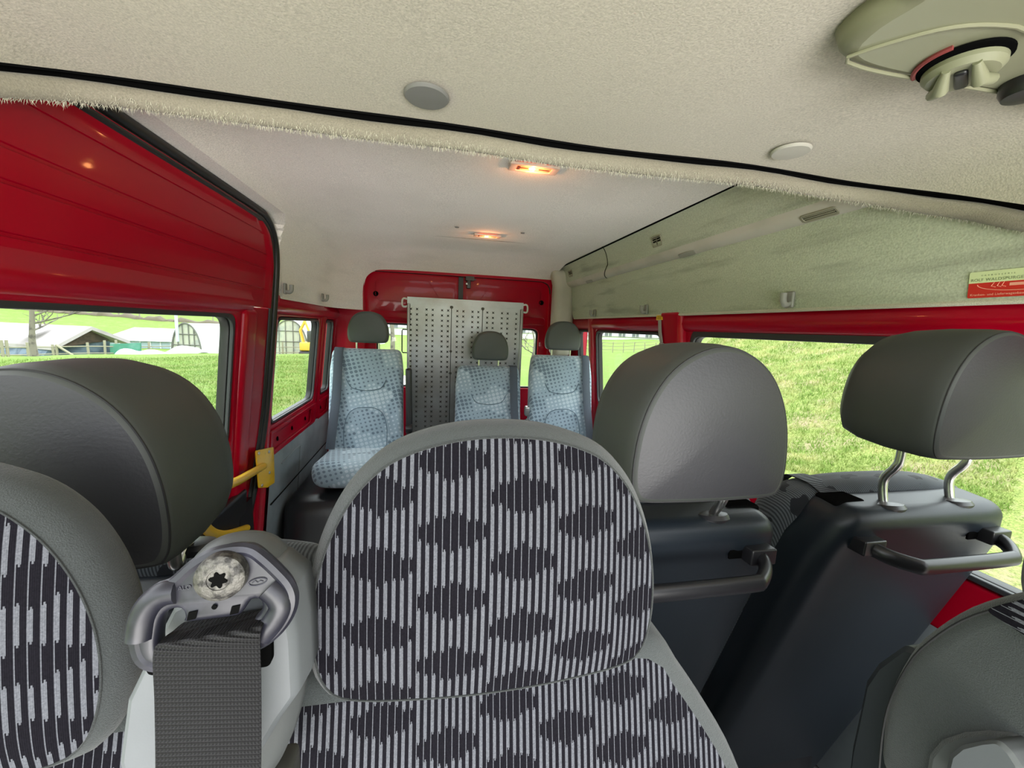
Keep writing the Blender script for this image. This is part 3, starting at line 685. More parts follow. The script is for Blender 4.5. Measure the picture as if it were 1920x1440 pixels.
# sticker on the green side panel
def sx_(u, v, w): z = v; return (XR(z)-.0272-w, u, z)
sk = thing('workshop_sticker', 'small pale green and red sticker with printed text on the green side panel', 'sticker', (XR(1.39)-.027, .56, 1.36))
STK_R = mat('sticker_red', (.55, .022, .018), .35); STK_G = mat('sticker_pale_green', (.66, .74, .42), .4); STK_P = mat('sticker_pink_print', (.85, .38, .28), .4); STK_I = mat('sticker_grey_ink', (.22, .26, .16), .5)
plate('red_sheet', rr(.4585, .598, 1.363, 1.4085, .003), [], .0006, sx_, STK_R, sk)
plate('pale_band', rpoly([(.4585, 1.390), (.598, 1.390), (.598, 1.4105), (.4585, 1.4105)], [0, 0, .003, .003]), [], .0009, sx_, STK_G, sk)
def TM(y, z, d=.0012): return Matrix(((0, -.1, -1, XR(z)-.0272-d), (-1, 0, 0, y), (0, 1, 0, z), (0, 0, 0, 1)))
text('name_lettering', 'ROLF WALDSPURGER', .0071, TM(.5950, 1.3930), STK_I, sk, .0001, 1.10)
text('small_lettering', 'CARROSSERIE', .0034, TM(.5810, 1.4020), STK_I, sk, .0001, 2.4)
text('bottom_lettering', 'Kranken- und Lieferwagenbau', .0056, TM(.5940, 1.3668), STK_P, sk, .0001, 1.05)
mb = MB(); mb.tube([(XR(1.3865+.0125*sin(a))-.0282, .528+.057*cos(a), 1.3865+.0125*sin(a)) for a in [pi+pi*k/30 for k in range(31)]], .0006, n=6)
for (a, b) in ((.562, .566), (.555, .558), (.549, .552)): mb.tube([(XR(1.38)-.0283, a, 1.390), (XR(1.38)-.0283, b, 1.383), (XR(1.38)-.0283, (a+b)/2-.004, 1.381)], .0006, n=6)
mb.box(XR(1.38)-.0285, XR(1.38)-.0280, .523, .542, 1.382, 1.390); mb.build('van_outline', STK_P, sk)

yt = thing('yellow_tag', 'small yellow tag at the top of the right pillar under the green panel', 'tag', (XR(1.345)-.02, 1.66, 1.33))
mb = MB(); mb.rbox(XR(1.34)-.031, XR(1.34)-.020, 1.635, 1.69, 1.335, 1.358, .003, n=1); mb.build('plate', YELLOW, yt)
mb = MB()
for k in range(3): mb.box(XR(1.34)-.0318, XR(1.34)-.0309, 1.647, 1.678, 1.342+k*.005, 1.3435+k*.005)
mb.build('printed_lines', BLACKG, yt, smooth=False)
bs = thing('belt_height_strap', 'narrow grey strap hanging down the right pillar below the yellow tag', 'strap', (XR(1.28)-.03, 1.66, 1.22))
mb = MB(); mb.strip([(XR(1.33)-.034, 1.655, 1.335), (XR(1.28)-.038, 1.645, 1.28), (XR(1.24)-.036, 1.635, 1.235)], (0, 1, .1), .022, .003); mb.build('strap', mat('grey_strap', (.35, .33, .30), .6), bs)
mb = MB(); mb.rbox(XR(1.23)-.042, XR(1.23)-.030, 1.622, 1.648, 1.205, 1.235, .004, n=1); mb.build('clasp', mat('clasp_grey', (.30, .28, .26), .5), bs)

# overhead console at the top right of the cab
OLIVE = mat('olive_beige_plastic', (.24, .24, .155), .5, bump=(120, .12, .0008)); OLIVE_S = mat('olive_beige_satin', (.25, .255, .165), .38, bump=(120, .08, .0006))
oc = thing('overhead_console', 'olive beige moulded console on the cab headliner with a rotary knob', 'console', (.68, .40, 1.60))
op = [at(a, b, Z=1.606) for a, b in ((1577, 92), (1568, 108), (1580, 124), (1640, 142), (1780, 168), (1920, 193), (2100, 220))]
op += [Vector((1.0, .24, 0)), Vector((.90, .16, 0))] + [at(a, b, Z=1.606) for a, b in ((1830, -90), (1700, 5), (1620, 55))]
ol = smooth_closed([(q.x, q.y) for q in op], 110)
pm = pillow(ol, [(1.606, .016), (1.608, .010), (1.612, .004), (1.618, .0), (1.632, -.004)], -.001, 0, lambda a, b, w: (a, b, w), nr=2)
split_build(pm, 'console_body', OLIVE, 'console_face', OLIVE_S, oc)
op2 = [at(a, b, Z=1.604) for a, b in ((1590, 108), (1600, 122), (1660, 138), (1790, 160), (1930, 183), (2080, 205))]+[Vector((.93, .27, 0))]+[at(a, b, Z=1.604) for a, b in ((2010, 70), (1900, 50), (1800, 50), (1700, 72))]
ol2 = smooth_closed([(q.x, q.y) for q in op2], 90)
mb = MB(); mb.tube([(q.x, q.y, 1.6045) for q in ol2], .0022, n=8, closed=True); mb.build('raised_bead', OLIVE, oc)
kc = at(1806, 122, Z=1.600)
ku = (at(1806, 80, Z=1.6)-kc).normalized(); kr = Vector((ku.y, -ku.x, 0))
mb = MB(); mb.lathe((kc.x, kc.y, 1.604), (0, 0, -1), [(.040, 0), (.040, .003), (.036, .004)], 40); mb.build('knob_recess', HOLE, oc)
kb = MB(); kb.lathe((kc.x-ku.x*.006, kc.y-ku.y*.006, 1.603), (0, 0, -1), [(.036, 0), (.036, .008), (.031, .014), (.012, .016)], 40); kb = kb.build('rotary_knob', OLIVE_S, oc)
for s in (-1, 1):
    f_ = MB(); a = kc+kr*s*.012; f_.tube([(a.x+ku.x*.022, a.y+ku.y*.022, 1.589), (a.x+kr.x*s*.004, a.y+kr.y*s*.004, 1.578), (a.x-ku.x*.026+kr.x*s*.013, a.y-ku.y*.026+kr.y*s*.013, 1.586)], .007, n=10, rs=[.004, .008, .006]); f_.build('finger_grip', OLIVE_S, kb)
f_ = MB(); f_.rbox(-.006, .006, -.026, .016, 1.583, 1.589, .004, n=2, fn=lambda v: Vector((kc.x+kr.x*v.x+ku.x*v.y, kc.y+kr.y*v.x+ku.y*v.y, v.z))); f_.build('pointer', BLACKG, kb)
r2 = at(1925, 160, Z=1.600); mb = MB(); mb.lathe((r2.x+.004, r2.y, 1.606), (0, 0, -1), [(.026, 0), (.026, .010), (.022, .018), (.010, .020)], 30); mb.build('dark_push_button', BLACKG, oc)
mb = MB(); mb.tube([(kc.x+(ku.x*sin(a)+kr.x*cos(a))*.0425, kc.y+(ku.y*sin(a)+kr.y*cos(a))*.0425, 1.6035) for a in [radians(-5+k*4) for k in range(22)]], .0028, n=6); mb.build('red_scale_mark', mat('scale_red', (.26, .05, .05), .5), oc)

# yellow grab rail on the left pillar
yr = thing('yellow_grab_rail', 'yellow metal grab rail bolted to the red pillar beside the sliding door', 'grab rail', (XL(.6)+.04, 1.86, .53))
yp = [at(a, b, X=-.672) for a, b in ((480, 845), (513, 838), (515, 905), (502, 914), (486, 915))]
mb = MB(); plate('mounting_plate', rpoly([(q.y, q.z) for q in yp], .01), [], .006, lambda u, v, w: (-.677+w, u, v), YELLOW, yr, bevel=.0015)
h0 = at(494, 874, X=-.668); h1 = at(449, 900, X=-.60)
pts = smooth_open([h0, h0.lerp(h1, .35), h0.lerp(h1, .75), h1, at(405, 922, X=-.575), at(384, 950, X=-.57), at(386, 990, X=-.59), at(420, 1003, X=-.64), at(462, 990, X=-.70)], 6)
mb = MB(); mb.tube(pts, .0135, n=14); mb.build('rail_tube', YELLOW, yr)
for a, b in ((485, 850), (504, 847), (486, 880), (505, 886), (491, 910)):
    q = at(a, b, X=-.670); mb = MB(); mb.lathe((q.x, q.y, q.z), (1, 0, 0), [(.007, 0), (.006, .003), (.002, .004)], 10); mb.build('screw', STEEL, yr)
#@@SEATS
# ================================================================== SEATS
def stitched(name, outline, fn, w, r, parent, m=STITCH, inset=0):
    mb = MB(); mb.tube([fn(q[0], q[1], w) for q in outline], r, n=5, closed=True); return mb.build(name, m, parent)

# ---- the second row: seats facing the rear, hard backs with grab handles towards us
K2 = .92
def s2(v): return EYE+(Vector(v)-EYE)*K2
def facing_rear_seat(cx, hz, hx, lab, hy=.47, shell_m=BLACKPL, hand=True, slot=-1, dz=0, wr=0):
    t = thing('rear_facing_seat', lab, 'seat', tuple(s2((cx, .75, 0))), 'second row seats with moulded black backs')
    yf = lambda z: .53+.31*(.96-z)
    # headrest
    ol = dome(hx, hz, .1215, .216, P=ROUND)
    hf = lambda u, v, w: s2((u, hy+w, v))
    pm = pillow(ol, [(.0, .007), (.003, .002), (.008, -.001), (.03, -.003), (.08, -.003), (.13, .001), (.165, .010), (.185, .028), (.194, .06)], -.012, .006, hf, nr=8)
    hb, hfce = split_build(pm, 'headrest', VINYL_B, 'headrest_back_panel', VINYL, t)
    sm = [(hx+(q[0]-hx)*.955, hz+.108+(q[1]-hz-.108)*.955) for q in ol]
    stitched('stitching', [(hx+(q[0]-hx)*.985, hz+.108+(q[1]-hz-.108)*.985) for q in ol], hf, .0035, .0011, hb)
    for s in (-1, 1):
        x = hx+s*.083
        mb = MB(); mb.tube([s2(q) for q in smooth_open([(x, hy+.07, hz+.03), (x, hy+.07, hz-.022), (x, hy+.075, hz-.040), (x+.002, hy+.092, hz-.075 if hz > 1.06 else .975), (x+.004, .572, .95)], 6)], .0068, n=14); mb.build('headrest_post', STEEL, t)
        mb = MB(); mb.lathe(s2((x+.003, .568, .962)), (0, .12, 1), [(.028, -.004), (.030, .003), (.025, .009), (.012, .011)], 24)
        mb.v = [(v[0], v[1]*1+(v[1]-s2((0, .568, 0)).y)*-.25, v[2]) for v in mb.v]; mb.build('post_collar', BLACKG, t)
    # moulded shell
    def sf(v):
        z = v.z; nar = 1-.16*max(0, min(1, (z-.86)/.12))**1.6
        y = v.y+yf(z)+.012*max(0, (abs(v.x)-.13)/.09)**2
        if v.y < .02: y += .010*max(0, 1-((v.x)/.15)**4)*max(0, 1-((z-.87)/.06)**2)
        return s2((cx+v.x*nar+(wr*max(0, v.x/.222)*(1 if z < .9 else 0)*(1+.5*max(0, .9-z))), y, z+dz+.010*(v.y/.1)))
    mb = MB(); mb.rbox(-.222, .222, 0, .105, -.08, .968, .034, n=18, fn=sf, seg=6); mb.build('back_shell', shell_m, t)
    # cloth side of the backrest, seen past the shell
    def cf_(v):
        z = v.z-.035*(abs(v.x)/.235)**3*(1 if v.z > .8 else 0)
        return s2((cx+v.x, v.y+yf(z), z+dz))
    mb = MB(); mb.rbox(-.238, .238, .085, .185, .34, .995, .04, n=12, fn=cf_, seg=5); mb.build('cloth_backrest', RIBCLOTH, t)
    mb = MB(); mb.rbox(-.19, .19, 0, .46, .34, .48, .05, n=8, fn=lambda v: s2((cx+v.x, v.y+.74, v.z))); mb.build('seat_cushion', RIBCLOTH, t)
    mb = MB(); mb.rbox(-.18, .18, 0, .34, .0, .35, .03, n=3, fn=lambda v: Vector((s2((cx, .80, .4)).x+v.x*K2, s2((0, .80, 0)).y+v.y*K2, v.z))); mb.build('seat_base', BLACKG, t)
    # belt slot
    sx0 = cx+slot*.150
    mb = MB(); mb.rbox(sx0-.034, sx0+.034, .578, .625, .955, .9755, .006, n=2, fn=lambda v: s2(v+Vector((0, 0, dz)))); mb.build('belt_slot', HOLE, t)
    mb = MB(); dz or mb.strip([s2(q) for q in [Vector(q)+Vector((0, 0, dz)) for q in smooth_open([(sx0, .60, .960), (sx0+slot*.004, .622, .976), (sx0+slot*.010, .655, .987), (sx0+slot*.02, .70, .981), (sx0+slot*.03, .73, .93), (sx0+slot*.04, .79, .75)], 5)]], (1, 0, 0), .046*K2, .002); dz or mb.build('belt_webbing', WEB, t)
    if hand:
        z0 = .905
        h = None
        pts = [(-.152, yf(z0)+.005, z0), (-.150, yf(z0)-.020, z0), (-.138, yf(z0)-.040, z0-.004), (-.112, yf(z0)-.060, z0-.008), (-.095, yf(z0)-.063, z0-.009), (0, yf(z0)-.064, z0-.009), (.095, yf(z0)-.063, z0-.009), (.112, yf(z0)-.060, z0-.008), (.138, yf(z0)-.040, z0-.004), (.150, yf(z0)-.020, z0), (.152, yf(z0)+.005, z0)]
        mb = MB(); mb.tube([s2((cx+q[0], q[1], q[2])) for q in smooth_open(pts, 4)], .0125, n=16, flat=.72, up=(0, 0, 1)); h = mb.build('grab_handle', BLACKG, t)
        for s in (-1, 1):
            mb = MB(); mb.rbox(-.024, .024, -.022, .02, -.014, .014, .003, n=2, fn=lambda v: s2((cx+s*.152+v.x, yf(z0)+v.y, z0+.004+v.z))); mb.build('handle_bracket', BLACKG, h)
            mb = MB(); mb.rbox(-.016, .016, -.002, .002, -.012, .012, .001, n=2, fn=lambda v: s2((cx+s*.120+v.x, yf(z0)+.002+v.y, z0+.004+v.z))); mb.build('handle_pocket', HOLE, h)
    return t
facing_rear_seat(.395, 1.042, .386, 'rear facing seat with charcoal vinyl headrest, directly behind the striped middle headrest', slot=1)
facing_rear_seat(.930, 1.084, .932, 'rear facing seat by the wide right window, black headrest raised on two steel posts', hy=.49, slot=-1, wr=.022)
facing_rear_seat(-.397, .997, -.396, 'rear facing seat with large dark vinyl headrest in front of the sliding door window', hy=.465, slot=1, dz=-.075)

# ---- front double passenger bench
def onp(px, py, y0, z0, k):       # point of the reclined plane y = y0 + k (z - z0) seen at that pixel
    r = ray(px, py); t = (y0+k*(EYE.z-z0))/(r.y-k*r.z); return EYE+r*t
fb = thing('passenger_bench', 'front double passenger bench with two striped cloth headrests and a grey belt tower', 'seat', (-.15, .10, 0))
BK = .22
rs_ = [onp(a, b, .292, .98, BK) for a, b in ((1222, 1200), (1290, 1268), (1335, 1335), (1365, 1385), (1392, 1440), (1425, 1540))]
bo = [(-.60, .90), (-.55, .962), (-.47, .985), (-.30, .990), (-.1, .992), (.08, .990)]+[(q.x, q.z) for q in rs_]+[(.36, .62), (.36, .45), (.30, .40), (0, .385), (-.5, .385), (-.62, .42), (-.64, .6)]
bf = lambda u, v, w: (u, .292+BK*(v-.98)+w, v)
pm = pillow(smooth_closed(bo, 160), [(.0, .014), (.004, .004), (.012, .0), (.05, .0), (.08, .006), (.095, .02)], -.006, .0, bf, nr=4)
split_build(pm, 'backrest', PLUSH, 'backrest_cloth', STRIPE, fb)
mb = MB(); mb.rbox(-.62, .36, -.26, .22, .33, .50, .05, n=14); mb.build('seat_cushion', STRIPE, fb)
mb = MB(); mb.rbox(-.58, .32, -.22, .20, .0, .34, .02, n=3); mb.build('seat_box', BLACKG, fb)
def cloth_headrest(cx, z0, y0, mir=1):
    ol = dome(cx, z0, .1385, .203)
    f = lambda u, v, w: (u, y0+w+.10*(v-z0)-.010*((u-cx)/.13)**2*-1, v)
    pm = pillow(ol, [(-.004, .008), (.0, .0045), (.006, .001), (.013, .0), (.028, .002), (.040, .009), (.050, .021), (.056, .038)], -.010, .004, f, nr=8)
    # a padded dome edge of plain plush round a striped face
    a, b = split_build(pm, 'headrest', PLUSH, 'headrest_cloth', STRIPE, fb)
    stitched('seam', [(cx+(q[0]-cx)*.942, z0+.1015+(q[1]-z0-.1015)*.918) for q in ol], f, -.0042, .0008, b, PLUSH_D)
    for s in (-1, 1):
        mb = MB(); mb.tube([(cx+s*.06, y0+.045, z0+.03), (cx+s*.06, y0+.045, z0-.06)], .006, n=10); mb.build('headrest_post', STEEL, fb)
cloth_headrest(.0505, .997, .262); cloth_headrest(-.337, .978, .262)
# belt tower between the two headrests
tw = MB()
to = [at(a, b, Y=.262) for a, b in ((352, 1075), (372, 1035), (410, 1012), (450, 1005), (500, 1012), (540, 1040), (562, 1085), (574, 1150), (576, 1290), (520, 1400), (380, 1400), (350, 1200))]
pm = pillow(smooth_closed([(q.x, q.z) for q in to], 110), [(-.008, .020), (.0, .008), (.008, .001), (.018, 0), (.028, .004), (.036, .014)], -.001, 0, lambda u, v, w: (u, .246+w+.10*(v-1.1), v), nr=3)
tr, tfc = split_build(pm, 'belt_tower', TOWER_D, 'tower_front', TOWER_D, fb)
sk_ = [at(a, b, Y=.232) for a, b in ((276, 1240), (300, 1190), (330, 1130), (400, 1100), (500, 1095), (540, 1130), (553, 1200), (560, 1305), (528, 1345), (488, 1408), (380, 1424), (244, 1428), (238, 1412), (248, 1300))]
pm = pillow(rpoly([(q.x, q.z) for q in sk_], .004, 5), [(-.002, .004), (.0, .001), (.004, 0), (.018, -.002), (.034, -.002)], .0, 0, lambda u, v, w: (u, .228+w+.06*(v-1.06)+.010*max(0, (u+.105)/.02)**1.3*.4, v), nr=2)
s_, _ = split_build(pm, 'tower_skirt', TOWER, 'skirt_face', TOWER, tr)
for (a0, b0, a1, b1) in ((278, 1237, 318, 1257), (466, 1170, 512, 1243)):
    q0 = at(a0, b0, Y=.2255); q1 = at(a1, b1, Y=.2255); plate('guide_slot', rr(min(q0.x, q1.x), max(q0.x, q1.x), min(q0.z, q1.z), max(q0.z, q1.z), .004), [], .004, lambda u, v, w: (u, .2262+.06*(v-1.06)-w, v), HOLE, tr)
# belt guide plate
DY = .213
dpx = [(256, 1182), (259, 1150), (272, 1124), (292, 1108), (318, 1098), (352, 1068), (385, 1048), (412, 1040), (440, 1037), (466, 1040), (492, 1056), (520, 1078), (541, 1098), (551, 1118), (549, 1140), (536, 1164), (514, 1186), (490, 1200), (462, 1206), (420, 1214), (370, 1226), (330, 1238), (292, 1236), (272, 1226), (260, 1206)]
hpx = [(302, 1168), (310, 1150), (328, 1141), (343, 1143), (349, 1155), (350, 1163), (400, 1158), (448, 1151), (460, 1140), (470, 1126), (484, 1124), (492, 1132), (490, 1146), (478, 1160), (470, 1172), (466, 1188), (400, 1200), (322, 1214), (308, 1214), (302, 1198)]
do = smooth_closed([(lambda q: (q.x, q.z))(at(a, b, Y=DY)) for a, b in dpx], 100); dh = smooth_closed([(lambda q: (q.x, q.z))(at(a, b, Y=DY)) for a, b in hpx], 80)
dmap = lambda u, v, w: (u, DY+.008-w-.012*max(0, (1.118-v)/.03)*0+.18*(v-1.12), v)
dr = plate('belt_guide', do, [dh], .010, dmap, DRING, fb, bevel=.003)
dk_ = [Vector(dmap(q[0], q[1], .002)) for q in do]
mb = MB(); mb.tube([Vector(dmap(-.1085+(q[0]+.1085)*.97, 1.118+(q[1]-1.118)*.96, .0075)) for q in do], .0035, n=8, closed=True); mb.build('rounded_rim', DRING, dr)
lob = [(268, 1190), (270, 1156), (284, 1130), (306, 1116), (330, 1112)]
mb = MB(); mb.tube([Vector(dmap(*(lambda q: (q.x, q.z))(at(a, b, Y=DY)), .008)) for a, b in [(p_.x, p_.y) for p_ in smooth_open([(a, b, 0) for a, b in lob], 5)]], .0062, n=12); mb.build('left_lobe', DRING, dr)
lob = [(502, 1104), (520, 1118), (528, 1136), (516, 1160), (496, 1182)]
mb = MB(); mb.tube([Vector(dmap(*(lambda q: (q.x, q.z))(at(a, b, Y=DY)), .008)) for a, b in [(p_.x, p_.y) for p_ in smooth_open([(a, b, 0) for a, b in lob], 5)]], .0062, n=12); mb.build('right_lobe', DRING, dr)
for a, b in ((365, 1148), (444, 1138)):
    q = at(a, b, Y=DY); plate('square_hole', rpoly([(q.x-.0022, q.z-.0022), (q.x+.0018, q.z-.0016), (q.x+.0026, q.z+.0024), (q.x-.0014, q.z+.0018)], .0002, 2), [], .0005, lambda u, v, w: dmap(u, v, .0102+w), HOLE, dr)
q = at(406, 1133, Y=DY); mb = MB(); mb.lathe(dmap(q.x, q.z, .0105), (0, -1, 0), [(.0013, 0), (.0013, .0004)], 12); mb.build('pin_hole', HOLE, dr)
q = at(334, 1107, Y=DY); text('embossed_letters', 'ALO', .0028, Matrix(((1, 0, -.0, q.x), (.018, .18, -1, DY-.0024+.18*(q.z-1.12)), (.10, 1, .18, q.z), (0, 0, 0, 1))), mat('embossed_nylon', (.03, .03, .042), .4), dr, .0002, 1.1)
q = at(483, 1091, Y=DY); mb = MB(); mb.tube([dmap(q.x+.0042*cos(a), q.z+.0018*sin(a)+.0006*cos(a), .0105) for a in [2*pi*k/24 for k in range(24)]], .00028, n=5, closed=True)
mb.tube([dmap(q.x+x_, q.z+z_, .0105) for x_, z_ in ((-.0026, -.0004), (-.0012, .0006), (0, -.0004), (.0012, .0005), (.0026, .0))], .00022, n=5); mb.build('embossed_oval', mat('embossed_nylon', (.03, .03, .042), .4), dr)
q = at(408, 1089, Y=DY-.006); bc = Vector((q.x, DY-.002, q.z)); tl = Vector((.10, -1, .12)).normalized()
mb = MB(); mb.lathe(bc, tl, [(.0115, -.004), (.0118, .0), (.0112, .003), (.0085, .0048), (.0052, .0046), (.0050, .0042)], 40); bt = mb.build('torx_bolt', STEEL_W, dr)
uu = tl.orthogonal().normalized(); ww = tl.cross(uu); mb = MB()
star = [bc+tl*.0049+(uu*cos(2*pi*k/36)+ww*sin(2*pi*k/36))*(.0034+.0008*cos(6*2*pi*k/36)) for k in range(36)]
mb.add(star+[p_-tl*.003 for p_ in star], [tuple(range(36))]+[(k, (k+1) % 36, 36+(k+1) % 36, 36+k) for k in range(36)]); mb.build('torx_socket', HOLE, bt, smooth=False)
WX = at(392, 1300, Y=.200).x
w0 = at(391, 1158, Y=.226); w1 = at(391, 1184, Y=.2085); w2_ = at(392, 1210, Y=.2020); w3_ = at(394, 1300, Y=.200); w4_ = at(397, 1440, Y=.196); w5_ = at(399, 1560, Y=.190)
mb = MB(); mb.strip(smooth_open([Vector((WX, p_.y, p_.z)) for p_ in (w0+Vector((0, .006, -.01)), w0, at(391, 1170, Y=.217), w1, w2_, w3_, w4_, w5_)], 6), (1, 0, .10), .0470, .0013); mb.build('belt_webbing', WEB, fb)
mb = MB(); mb.rbox(-.112, -.085, .235, .26, .955, .985, .004, n=2); mb.build('tower_foot_bracket', ALU_D, tr)

# ---- driver's seat at the lower right, seen from its side
ds = thing('driver_seat', 'grey plush driver seat backrest with striped insert at the lower right corner', 'seat', (.70, .12, 0))
DX = .42
dp = [(1640, 1470), (1639, 1420), (1646, 1340), (1662, 1280), (1700, 1212), (1745, 1172), (1800, 1140), (1860, 1121), (1930, 1108), (2020, 1100)]
q_ = [at(a, b, X=DX) for a, b in dp]; q_ = [(p_.y, p_.z) for p_ in q_]
tip = q_[-1]; low = q_[0]
do_ = q_+[(tip[0]-.03, tip[1]-.015), (tip[0]-.05, tip[1]-.06), (tip[0]-.09, tip[1]-.20), (tip[0]-.13, .55), (tip[0]-.10, .45), (low[0]-.03, .43), (low[0]+.005, .60)]
ol = smooth_closed(do_, 130)
def dfn(a, b, w): return (DX+w, a, b)
pm = pillow(ol, [(.0, .016), (.002, .008), (.008, .002), (.016, .0), (.026, -.001)], -.014, 0, dfn, nr=6)
split_build(pm, 'backrest_bolster', PLUSH, 'backrest_side', PLUSH, ds)
pm = pillow(ol, [(.026, -.001), (.0275, .0012), (.030, .001), (.2, .006), (.40, .006), (.42, .02)], 0, 0.01, dfn, nr=2)
mb = pm; mb.build('backrest_insert', STRIPE, ds)
stitched('piping', [((lambda c: c)(tip[0]+(q[0]-tip[0])*.93-.002), q[1]-.0055) for q in ol], lambda a, b, w: (DX-.004, a, b), 0, .0010, ds)
pp = [at(a, b, X=DX-.013) for a, b in ((1848, 1143), (1880, 1133), (1930, 1121), (2000, 1112), (2000, 1260), (1925, 1192))]
plate('striped_insert', rpoly([(p_.y, p_.z) for p_ in pp], .003), [], .004, lambda u, v, w: (DX-.011-w, u, v), stripe_cloth('striped_cloth_sideways', .001, True), ds, bevel=.001)
rsx = [at(a, b, X=DX+.02) for a, b in ((1708, 1206), (1655, 1243), (1632, 1276), (1622, 1325), (1606, 1398), (1594, 1500))]; rsx = [(p_.y, p_.z) for p_ in rsx]+[(low[0]-.02, .50), (low[0]-.06, .50), (tip[0]-.02, tip[1]-.12)]
pm = pillow(rpoly(rsx, .01, 4), [(.0, .004), (.004, .0), (.40, .0)], 0, 0, lambda a, b, w: (DX+.012+w, a, b), nr=2); split_build(pm, 'rear_shell', mat('dark_grey_shell', (.016, .019, .022), .5), 'shell_side', mat('dark_grey_shell', (.016, .019, .022), .5), ds)
mb = MB(); mb.rbox(.42, .96, -.30, .10, .33, .48, .05, n=8); mb.build('seat_cushion', STRIPE, ds)
mb = MB(); mb.rbox(.46, .92, -.26, .14, 0, .36, .02, n=2); mb.build('seat_box', BLACKG, ds)
hc = at(1985, 990, Y=.22); hc.x = .72; hc.z = 1.09; pm = pillow(dome(hc.x, hc.z-.10, .115, .19), [(.0, .02), (.01, .005), (.02, 0), (.07, .0), (.085, .02)], -.01, .005, lambda u, v, w: (u, .20+w, v)); split_build(pm, 'headrest', PLUSH, 'headrest_cloth', STRIPE, ds)
for s in (-1, 1):
    mb = MB(); mb.tube([(hc.x+s*.05, .25, hc.z-.09), (hc.x+s*.05, .24, hc.z-.17)], .006, n=10); mb.build('headrest_post', STEEL, ds)
ar = [at(a, b, X=DX-.03) for a, b in ((1772, 1440), (1778, 1415), (1800, 1398), (1840, 1390), (1872, 1388), (1895, 1410), (1915, 1440), (1925, 1500), (1790, 1500))]
pm = pillow(rpoly([(p_.y, p_.z) for p_ in ar], .006, 5), [(.0, .003), (.002, .0), (.05, .0)], 0, 0, lambda a, b, w: (DX-.03+w, a, b), nr=2); split_build(pm, 'armrest_hinge', TOWER_D, 'hinge_cover', TOWER, ds)
ar = [at(a, b, X=DX-.012) for a, b in ((1735, 1460), (1742, 1415), (1765, 1388), (1800, 1376), (1845, 1372), (1890, 1376), (1935, 1400), (1950, 1500), (1740, 1500))]
pm = pillow(rpoly([(p_.y, p_.z) for p_ in ar], .01, 5), [(.0, .004), (.003, .0), (.02, -.002)], 0, 0, lambda a, b, w: (DX-.014+w, a, b), nr=2); split_build(pm, 'hinge_base', PLUSH, 'hinge_base_face', TOWER_D, ds)

